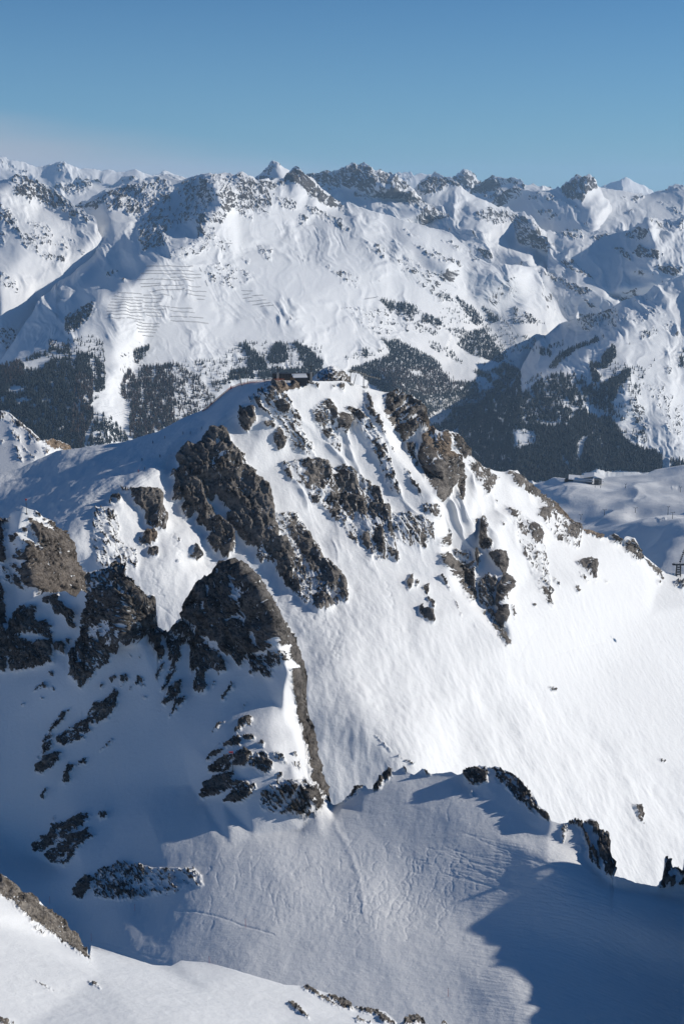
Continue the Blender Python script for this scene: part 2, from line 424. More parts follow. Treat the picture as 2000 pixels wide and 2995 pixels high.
# ============================================================ terrain data
def ripples(amp_m, wl_m, azim, seed, xs=3.0):
    def f(U, V, P, rsm):
        c, s_ = math.cos(math.radians(azim)), math.sin(math.radians(azim))
        x = P[..., 0] * c + P[..., 1] * s_; y = -P[..., 0] * s_ + P[..., 1] * c
        return (1 - rsm) * amp_m * fbm(x / wl_m, y / (wl_m * xs), 3, seed, .55)
    return f

# ---- near slope at the photographer's feet
NEAR_ROCK = '''
Y4 .97 5 50: -20,240 0,250 35,262 80,310 100,350 130,335 180,370 175,395 240,430 300,470 320,520 345,520 365,560 420,640 350,608 240,530 160,480 100,430 50,380 -20,340
Y4 .8 2 40: 128,486 190,508 207,528 170,512; 158,728 200,755 252,780 262,794 205,768 170,745; 403,735 435,745 468,773 425,760
Y4 .9 4 45: 1313,840 1350,842 1385,875 1422,917 1380,900 1340,868; 1385,758 1412,762 1450,790 1500,820 1565,868 1500,838 1440,800 1400,780; 1492,800 1530,805 1580,850 1580,868 1530,830; -20,915 40,915 70,940 -20,945
Y5 .95 5 30: -30,822 0,822 40,848 48,880 15,868 -20,850; 48,855 100,872 150,872 200,905 250,935 190,935 150,900 90,885; 285,915 318,893 360,905 392,940 280,940; 450,925 470,920 490,940 445,940
Y5 .7 2 30: 50,905 100,915 140,935 70,925
'''
layer('near_slope',
      pts('W', '-40,2552 0,2558 22,2566 51,2598 64,2623 83,2614 115,2636 112,2652 153,2674 191,2700 204,2732 220,2732 233,2757 262,2800 300,2765') [:14]
      + pts('W', '268,2765 330,2785 446,2822 500,2826 529,2810 600,2815 676,2834 829,2880 893,2884 960,2906 1000,2922 1030,2945 1090,2954 1125,2958 1165,2995 1185,2985 1203,2970 1230,2978 1250,3005 1284,3005 1300,2987 1315,3005 1420,3040'),
      pts('W', '-900,3110 1500,3110'), -800, 1400,
      [pts('W', '-900,2540,185 -60,2540,150 120,2640,148 260,2780,142 450,2822,138 529,2812,139 700,2838,136 893,2884,134 1100,2955,130 1300,2990,126 1500,3060,122'),
       pts('W', '-900,2700,160 -60,2700,128 300,2850,118 600,2900,118 900,2970,116'),
       pts('W', '-900,3100,110 -60,3100,80 500,3100,84 1000,3100,92 1500,3100,100')],
      terrain_mat('near_snow', .1, rock=((.10, .09, .08), (.24, .21, .18), (.42, .38, .33)), bump=.9), NEAR_ROCK, step=2.2, sg=2.5, ang=45, seed=3, jag=.8,
      warp=3, rockamp=9, back=(1.3, 60), streak=(12, 6), nfleck=.3,
      snowfn=lambda U, V, P, r: (1 - r) * (.05 * fbm(P[..., 0] / 6, P[..., 1] / 9, 4, 5) + .012 * fbm(P[..., 0] / .8, P[..., 1] / 1.5, 3, 6)))

# ---- bowl, crags, pinnacle and saddle
BOWL_ROCK = '''
F .86 6 70: 100,700 160,580 240,530 350,560 330,700 490,720 500,900 500,1060 380,1110 200,1130 100,1140 80,900
F 0 0: 230,500 330,460 350,540 250,560; 350,545 500,560 620,650 560,760 500,800 430,720 400,700 340,680 350,600; 200,810 310,800 480,850 430,880 250,870
F .92 5: 390,450 550,420 560,500 700,600 690,740 640,740 600,640 500,620 490,550 470,520 390,520
F .9 6: -20,720 0,700 60,740 100,900 70,1140 -20,1140; 510,900 580,870 610,930 600,1000 540,980; 610,840 660,840 650,890 620,880; 330,690 430,680 490,720 480,790 400,830 380,760 340,740
F .82 8 60: 820,270 980,210 1060,170 1110,190 1120,340 1240,330 1290,460 1400,460 1440,560 1430,700 1400,760 1320,830 1250,860 1100,860 1090,910 1060,970 1000,1060 890,1150 760,1290 740,1280 720,1240 650,1200 640,1000 670,950 740,850 760,700 820,600 840,430
F -.55 4: 840,280 980,220 1060,180 1100,200 1040,300 950,380 860,420
F -.3 4: 870,780 1000,680 1080,740 960,850 880,880
F 1 9 85: 1110,180 1160,190 1210,300 1160,350 1110,320
F .85 5 70: 1360,800 1450,790 1480,850 1450,930 1400,900; 1500,780 1600,790 1600,900 1500,820; 1440,960 1500,930 1510,1000 1460,1060; 1430,1200 1500,1060 1512,1100 1450,1190
F .74 2 60: 430,1170 500,1140 490,1190; 310,1330 340,1260 430,1240 440,1290 380,1300; 350,1380 420,1380 400,1395 ; 465,1285 510,1285 490,1310; 1000,1200 1070,1160 1080,1180 1030,1250; 1090,1200 1170,1160 1190,1210 1120,1290; 1260,1180 1320,1200 1320,1270 1250,1260; 1180,1300 1235,1260 1200,1310; 925,1255 960,1270 940,1295; 1195,980 1210,1000 1200,1010; 1280,990 1305,1000 1295,1030; 1320,1370 1345,1365 1335,1385; 200,1450 220,1430 210,1465
F .78 4 -58: 820,1530 850,1470 890,1430 1000,1390 1060,1290 1090,1350 1075,1470 1000,1568 900,1640 820,1620 800,1600
H .76 4 -58: 800,130 880,20 950,0 1040,0 1080,60 1000,140 920,180 860,200 820,170; 470,250 590,90 620,120 540,240 470,290; 400,370 460,270 490,330 480,430 400,500 350,530 400,450
H .72 3 -40: 530,330 700,230 800,170 850,280 770,350 600,410 530,390; 555,160 660,60 680,30 640,100
H .92 5 -40: 340,600 430,500 570,480 550,560 490,610 400,670 330,650
H .8 3 -55: 590,690 640,570 690,600 660,680 650,740 600,770 570,740; 730,560 810,520 790,570 750,590; 380,860 430,800 440,850 400,900 370,890; 720,150 775,70 740,130; 920,480 960,420 1040,350 1050,365 970,430; 480,1100 520,1050 500,1100
H .78 4 -42: 310,1330 420,1240 540,1140 640,1110 720,1060 850,1040 780,1130 650,1260 580,1290 400,1390 320,1390; 600,1300 760,1210 830,1170 820,1220 870,1245 800,1290 720,1380 650,1480 600,1520 530,1500 460,1480 420,1430 500,1370
H 0 0: 560,1200 575,1210 590,1300 700,1230 690,1250 580,1310
H .8 3: 890,1040 1000,1030 960,1090 930,1100
G .985 10 75: 550,190 560,150 670,95 740,105 850,160 900,220 1000,400 1060,500 1110,640 1140,800 1130,850 1000,900 860,930 720,940 540,870 420,700 330,620 255,610 300,480 350,400 360,310 480,240
G -.25 0 70: 740,210 790,250 800,350 830,300 830,440 850,520 880,600 880,650 850,680 840,560 800,440 790,350 750,270; 505,280 540,410 530,440 500,420
G -.2 0 10: 690,630 790,570 890,610 860,640 780,610 700,650
G -.15 0 50: 320,610 380,660 500,780 620,830 640,900 720,960 640,980 540,880 440,740; 900,730 970,730 1010,850 960,820; 1140,780 1130,840 1060,800
G 1 6 65: 850,150 900,220 1000,340 1170,620 1250,720 1335,900 1330,960 1400,1300 1350,1410 1290,1380 1260,1300 1240,1080 1310,1050 1290,1000 1210,930 1230,850 1140,850 1110,640 1000,380; 1290,1380 1350,1390 1400,1568 1300,1568
Y6 1 5 65: 1110,0 1190,10 1215,100 1275,280 1295,440 1350,600 1425,740 1450,880 1390,860 1310,760 1230,660 1200,560 1210,450 1180,290 1140,150
G .83 5 75: 90,750 200,640 260,630 420,700 540,870 620,930 690,1020 680,1060 600,1110 540,1060 480,1100 500,1250 480,1290 380,1270 380,1220 400,1080 340,1080 320,960 320,830 240,850 240,980 180,1020 130,980 110,850
G .8 5 75: 730,950 860,930 860,980 800,1050 770,1020; 870,930 960,920 940,1020 900,1140 890,1060
G .66 4 60: 900,960 1060,900 1190,880 1190,1000 1100,1060 1080,1160 1030,1150 960,1080 930,1100; 1150,900 1240,960 1170,1020
G .78 4 -60: 70,1280 100,1160 170,1010 200,1020 200,1070 110,1240; 20,850 70,870 90,930 40,1000; 20,1140 70,1000 100,1030; 80,1370 180,1200 240,1150 270,1210 250,1300 100,1400; 140,1500 210,1350 300,1320 290,1350 200,1450; 30,1440 60,1440 40,1460
G .86 3 -55: 620,1340 700,1200 740,1200 680,1300 640,1350; 530,1210 580,1160 540,1230; 790,1460 870,1350 820,1430; 800,1568 820,1510 900,1500 890,1568; 590,1560 640,1540; 730,1450 750,1440
G .95 5: 1240,1070 1320,1080 1300,1160 1250,1160; 1250,1200 1300,1170 1300,1350 1260,1330
Y6 .86 3 -40: 220,160 370,40 360,70 290,130; 460,175 570,10 660,10 640,50 520,140; 240,330 370,230 280,310; 180,440 330,330 390,300 380,330 220,440
Y6 .88 3 -35: 390,270 500,190 550,210 530,280 470,290 400,320; 555,190 620,180 690,210 640,230 560,235; 220,560 230,500 440,370 470,380 460,530 300,570; 470,380 600,340 660,380 640,490 480,500
Y6 .68 2 30: 700,350 780,360 870,470 850,550 780,590 700,530 640,500 680,440; 690,270 780,260 780,300; 740,760 800,740 900,790 960,850 920,890 750,850; 890,570 960,560 950,630 900,630; 730,910 880,880 900,920
Y6 .9 3 60: 130,820 190,680 290,590 340,600 400,560 480,550 500,590 470,650 560,640 640,650 560,680 420,740 320,790 260,800; 360,860 420,780 530,700 620,660 690,680 680,760 620,820 560,860
Y6 .74 2 50: 900,740 1000,700 1110,700 1080,790 960,790; 1050,870 1100,830 1200,880 1160,1010 1050,960; 1090,780 1250,720 1350,860 1310,900 1200,850; 1060,350 1110,380 1090,400; 1060,440 1130,430 1150,500 1100,520
Y6 .36 3 50: 900,640 1230,650 1400,880 1350,980 1180,1020 900,980 740,930 800,760; 850,340 950,340 1010,460 880,450
Y4 .9 3 -30: 330,340 390,260 440,255 430,310 370,365
Y4 .6 2 70: 430,250 540,195 650,200 680,240 660,300 690,350 600,370 430,350 440,300
Y4 .33 2 30: 700,220 900,225 940,300 700,350 640,250 560,190
Y4 .9 4: 748,235 765,220 778,235 765,248; 795,318 812,315 808,330; 848,315 862,312 858,322
Y3 .9 2 60: -30,720 10,690 60,640 105,625 80,650 20,690; 138,648 170,590 215,543 232,556 215,590 170,640; 285,535 300,560 285,558; 370,546 405,570 385,570
Y3 .72 3 50: 555,572 590,550 660,543 672,600 630,632 595,625
Y3 .8 3 40: 672,543 700,545 800,590 860,660 890,700 900,730 955,775 945,787 880,752 800,690 750,630 710,600 700,560
Y3 0 0: 715,560 800,610 815,640 760,600; 840,700 900,750 880,748
Y3 .5 3 60: 595,655 605,683 585,660; 1000,800 1035,810 1030,840 1005,890 995,840
V8 .82 4 65: 480,28 550,10 630,30 640,80 680,140 670,160 720,220 740,350 780,420 800,455 770,430 700,330 700,260 640,170 620,90 570,50
V8 .9 5 70: 640,30 700,2 730,10 785,60 790,120 870,130 885,200 885,260 905,400 912,505 860,490 840,430 790,320 775,230 790,150 740,120 700,50
V8 .9 3: 740,230 780,340 800,440 780,430 730,300; 593,195 608,225 630,295 612,260
V8 .95 8 80: 1315,605 1350,560 1385,370 1410,360 1440,400 1440,460 1490,440 1510,490 1540,490 1568,380 1640,380 1640,600
V8 0 0: 1400,510 1460,470 1480,510 1540,530 1530,590 1460,600 1450,560
'''
crestK = (pts('F', '-130,690 0,715 60,740 80,738 100,690 160,580 235,508 330,450 390,432 550,412 600,400 650,440 700,460 750,390 790,420 812,420 816,330 820,270 980,210 1060,168 1110,186 1160,188 1210,298 1245,320 1255,395 1292,400 1300,458 1400,462 1440,560 1445,690 1450,738')
          + pts('G', '0,668 60,672 105,725 135,732 185,690 205,632 258,608 270,545 300,520 312,440 350,405 362,300 480,236 548,190 560,148 670,92 740,102 850,158 905,225 1000,335 1070,430 1172,612 1242,712 1325,890 1334,960 1372,1130 1396,1290 1398,1568')
          + pts('Y6', '1192,12 1216,100 1276,280 1296,440 1352,600 1424,740 1446,868 1480,888 1568,868')
          + pts('Y3', '60,640 105,622 118,640 142,640 170,592 205,545 222,545 240,560 285,534 302,562 330,575 368,545 404,570 500,560 530,575 556,566 600,546 662,541 702,541 795,582 820,620 872,672 892,690 902,724 938,740 958,786 1000,798')
          + pts('V8', '480,26 550,8 632,28 700,0 732,8 786,60 794,120 868,128 886,200 888,260 906,400 914,508 1000,520 1130,570 1314,604 1350,560 1385,368 1410,358 1440,400 1442,462 1492,438 1512,490 1540,488 1560,400 1568,360 1700,330'))
BK = lambda s: pts('W', s)
bowl_lines = [
    # crest
    pts('F', '-130,690,610 60,740,606 235,508,612 550,412,612 700,460,606 820,270,606 1060,168,602 1210,298,594 1400,462,588 1450,738,594'),
    pts('G', '0,668,597 135,732,594 205,632,596 300,520,602 362,300,606 548,190,608 670,92,610 850,158,603'),
    # right-hand edge of the sunlit strip (recedes) and the arete that bounds the dark face
    pts('G', '905,225,602 1070,430,602 1242,712,602 1334,960,596 1396,1290,590 1398,1568,584') + pts('Y6', '1276,280,574 1352,600,560 1446,868,548'),
    pts('G', '800,190,596 900,260,584 1000,390,577 1110,640,571 1145,850,567 1200,960,566 1240,1080,563 1200,1250,560 1190,1450,558')
    + pts('Y6', '1010,60,556 1080,160,553 1130,300,549 1190,470,544 1225,640,538 1310,790,535 1400,890,534'),
    # dark face
    pts('G', '300,560,598 480,500,596 700,500,590 900,560,583'), pts('G', '400,900,590 700,930,580 950,950,574'),
    pts('F', '400,900,600 700,900,598 1000,900,588 1300,900,586'), pts('F', '740,1290,582'), pts('F', '1200,250,590 1150,500,584 1100,860,578'),
    pts('F', '820,300,603 800,800,598'),
    BK('0,2100,588 300,2100,578 500,2100,570 650,2050,566 800,2050,562'),
    BK('0,2300,574 200,2300,566 400,2300,556 560,2300,548'),
    pts('Y6', '130,820,540 360,860,531 600,860,525 900,900,523 1100,980,523 1300,960,526'),
    pts('Y6', '220,500,546 450,370,541 600,340,539 850,340,538 1050,440,538'),
    pts('Y6', '640,660,529 900,700,527 1110,700,527 1240,760,526'), pts('Y6', '560,40,556 800,60,552'),
    # saddle and right-hand ridge
    BZ('1000,2352,2572 1060,2300,2577 1130,2262,2580 1220,2265,2581 1300,2270,2582 1355,2258,2584 1400,2250,2586.5 1440,2245,2587.5 1510,2272,2586.5 1570,2335,2585 1612,2400,2583.5 1690,2410,2582 1740,2405,2582 1770,2440,2581 1790,2500,2580 1792,2560,2579 1860,2582,2576 1950,2592,2573 2060,2596,2570'),
    pts('V8', '1400,360,482 1600,360,486'),
    BZ('1360,2300,2582 1450,2350,2582 1530,2400,2581 1600,2450,2580 1700,2500,2578 1790,2600,2575 2040,2640,2567'),
    BZ('1060,2380,2573.5 1200,2350,2577.5 1320,2400,2578.5 1450,2450,2578.2 1600,2520,2581.5'),
    BZ('1150,2500,2571 1300,2500,2573.5 1500,2580,2575 1700,2620,2577.5 1850,2660,2576 2040,2720,2571'),
    BZ('975,2400,2571.6 1000,2450,2570.6 1030,2520,2569.6 1050,2600,2568.6 1062,2700,2567'),
    BZ('945,2450,2570.4 985,2560,2568.3 1015,2680,2566.4'), BZ('880,2430,2570 860,2500,2569.3 850,2600,2567.5'),
    BZ('740,2440,2570 680,2480,2568.5 650,2540,2566.5 620,2620,2564'),
    BK('0,2450,566 100,2500,558'), BZ('-60,2620,2545 250,2600,2550 400,2640,2552'),
    pts('Y4', '330,370,524') + BZ('380,2640,2556 520,2610,2561'),
    BZ('-60,2800,2543 250,2780,2545 450,2840,2556 700,2860,2562 1100,2960,2564 1400,3000,2566'),
    BZ('1300,2650,2568 1500,2740,2569 1700,2780,2569 2040,2860,2562'), BZ('1300,2800,2567 1500,2890,2570 1750,2920,2567 2040,2990,2561'),
    BZ('1200,2650,2566.8'), BZ('900,3060,2562 1200,3060,2564 1600,3080,2569 2060,3080,2561')]
def bowl_snow(U, V, P, r):
    x, y = P[..., 0], P[..., 1]
    d = .16 * fbm(x / 11, y / 16, 3, 31) + .022 * fbm(x / 1.6, y / 2.6, 3, 33)
    # slope cut by skis: fine, long wind and ski lines on the right, turns in the middle
    tr = TRK.get(U, V)
    d = d - .11 * tr + .50 * NOSE.get(U, V)
    k = smooth(U, 1250, 1500) * smooth(V, 2440, 2560)
    d = d + k * .06 * fbm((x * .5 + y) / 1.3, (x - y * .5) / 12, 3, 41)
    k2 = smooth(U, 650, 850) * (1 - smooth(U, 1200, 1350)) * smooth(V, 2440, 2500) * (1 - smooth(V, 2680, 2800))
    d = d + k2 * .05 * fbm(x / 1.5, y / 3.5, 3, 43)
    return d * (1 - r)
NOSE = Raster(-60, 2060, 2300, 2900, 2.0)
TRK = Raster(-60, 2060, 1600, 3080, 2.0)
def track(R, P, w_, a):
    """carve a thin groove along P (list of u,v)"""
    P = np.array(P); n = 0
    for k in range(len(P) - 1):
        L = max(2, int(np.hypot(*(P[k + 1] - P[k])) / 1.2))
        tt = np.linspace(0, 1, L, endpoint=False)[:, None]; q = P[k] + (P[k + 1] - P[k]) * tt
        i = ((q[:, 0] - R.u0) / R.st).astype(int); j = ((q[:, 1] - R.v0) / R.st).astype(int)
        m = (i > 1) & (i < R.nu - 2) & (j > 1) & (j < R.nv - 2); i, j = i[m], j[m]
        R.a[j, i] = np.maximum(R.a[j, i], a)
rng = random.Random(5)
for k_ in range(5): track(NOSE, [(a + k_ * .8, b) for a, b in ((975, 2400), (985, 2430), (1005, 2460), (1025, 2500), (1043, 2550), (1055, 2600), (1064, 2670))], 1, 1)
NOSE.a = blur(NOSE.a, 3.0).astype(np.float32)
def turns(u, v, du, dv, n, amp, a=1.0):
    P = []; L = math.hypot(du, dv); nx, ny = -dv / L, du / L
    for k in range(n * 8 + 1):
        s_ = k / (n * 8); o = math.sin(s_ * n * math.pi) * amp * (1 + .3 * math.sin(k))
        P.append((u + du * s_ + nx * o, v + dv * s_ + ny * o))
    track(TRK, P, 1, a)
for k in range(60):                                   # turns below the saddle
    u = rng.uniform(1040, 1400); v = rng.uniform(2450, 2640); n_ = rng.choice([1, 2, 3, 4, 5, 6]); L = n_ * rng.uniform(20, 34)
    th = math.radians(rng.uniform(92, 148)); turns(u, v, L * math.cos(th), L * math.sin(th), n_, rng.uniform(4, 11), rng.uniform(.35, 1))
for k in range(70):                                   # long traverses to the right
    u = rng.uniform(1260, 1700); v = 2420 + (u - 1260) * .28 + rng.uniform(-10, 130); L = rng.uniform(60, 260)
    th = math.radians(rng.uniform(8, 26)); turns(u, v, L * math.cos(th), L * math.sin(th), 1, rng.uniform(-8, 8), rng.uniform(.4, .9))
for k in range(60):
    u = rng.uniform(560, 1000); v = rng.uniform(2480, 2700); L = rng.uniform(14, 50)
    th = math.radians(rng.uniform(70, 160)); turns(u, v, L * math.cos(th), L * math.sin(th), 1, rng.uniform(-6, 6), rng.uniform(.4, 1))
for k in range(130):
    u = rng.uniform(1350, 2030); v = rng.uniform(2560, 2960); L = rng.uniform(20, 110)
    th = math.radians(rng.uniform(-4, 16)); turns(u, v, L * math.cos(th), L * math.sin(th), 1, rng.uniform(-4, 4), rng.uniform(.2, .6))
track(TRK, pts('Y4', '800,412 900,420 980,435 1060,460 1110,482 1180,500 1260,525'), 1, 1.6)
track(TRK, pts('Y4', '360,545 480,560 600,595 700,630 760,640'), 1, 1)
track(TRK, pts('Y4', '365,560 480,580 590,620 680,650'), 1, 1)
track(TRK, pts('Y3', '0,760 40,900 75,960 90,1040 100,1098'), 1, .4)
track(TRK, pts('Y3', '500,690 480,740 490,790'), 1, .7)
TRK.a = blur(TRK.a, .7).astype(np.float32) * 1.6
layer('snow_bowl', crestK, pts('W', '-260,3080 2300,3080'), -220, 2260, bowl_lines,
      terrain_mat('crag_snow', .35, rock=((.07, .066, .062), (.165, .15, .137), (.29, .265, .24))), BOWL_ROCK, step=2.2, sg=1.3, ang=70, seed=11, jag=2.6, warp=4.5, rockamp=15, back=(1.1, 60), snowfn=bowl_snow, saw=.10,
      streak=(22, 6), nfleck=.58, big=(9, [BK('-60,2560 300,2520 500,2460 850,2500 930,2420 1100,2380 1280,2360 1400,2420 1600,2500 1780,2620 2060,2660 2060,3100 -60,3100'), BK('-60,1980 200,1990 420,1960 620,2000 850,2090 830,2160 560,2190 450,2380 -60,2580')]))

# ---- sunlit crag at the left edge, behind the dark towers
CRAG_ROCK = '''
Y0 .93 7 60: 180,255 230,270 290,330 345,335 380,350 455,430 460,500 490,580 560,640 585,740 570,770 400,780 240,760 170,680 150,600 170,560 165,470 140,400 220,430 235,480 260,470 200,340
Y0 .95 6 70: -60,260 0,255 60,260 75,285 50,310 40,400 60,520 30,560 -60,480; -60,600 0,640 40,780 50,960 20,960 -60,960
Y0 .8 4 60: 138,318 170,330 175,380 150,350; 85,350 118,360 110,440 90,410; 110,455 160,480 170,540 120,530; 60,560 130,560 160,640 110,600; 100,620 160,650 180,740 120,700; 225,212 270,230 262,250 225,232; 285,262 350,290 345,330 290,300
Y0 .5 3 60: 0,560 60,600 100,700 40,680
Y0 .9 8 60: 370,330 400,350 455,430 470,520 490,560 460,640 440,740 540,760 585,750 575,700 520,600 470,480
'''
layer('crag', pts('Y0', '-70,250 0,252 60,258 72,225 95,208 135,208 148,182 215,205 240,215 270,240 290,262 350,290 356,330 378,345 385,328 395,350 440,395 458,435 462,510 492,575 528,615 562,650 580,720 600,900 700,1200'),
      pts('W', '-260,2120 400,2120'), -230, 320,
      [pts('Y0', '-70,250,665 60,258,655 148,182,640 240,215,642 290,262,645 385,330,652 458,435,660 492,575,664 562,650,668 600,900,668 700,1200,668'),
       pts('Y0', '75,240,640 110,330,634 150,480,628 200,640,622 220,760,618 230,1000,612'),
       pts('Y0', '300,350,642 400,500,645 450,700,640 450,1000,630'), pts('Y0', '-70,500,645 0,640,632 0,1000,620'),
       pts('Y0', '60,420,640 100,640,632 120,900,622')],
      terrain_mat('crag_rock', .4, rock=((.085, .075, .066), (.19, .165, .145), (.30, .26, .225))), CRAG_ROCK, step=2.0, sg=1.3, ang=60, seed=21, jag=1.6, warp=5,
      rockamp=16, back=(1.2, 60), streak=(24, 7), nfleck=.62)

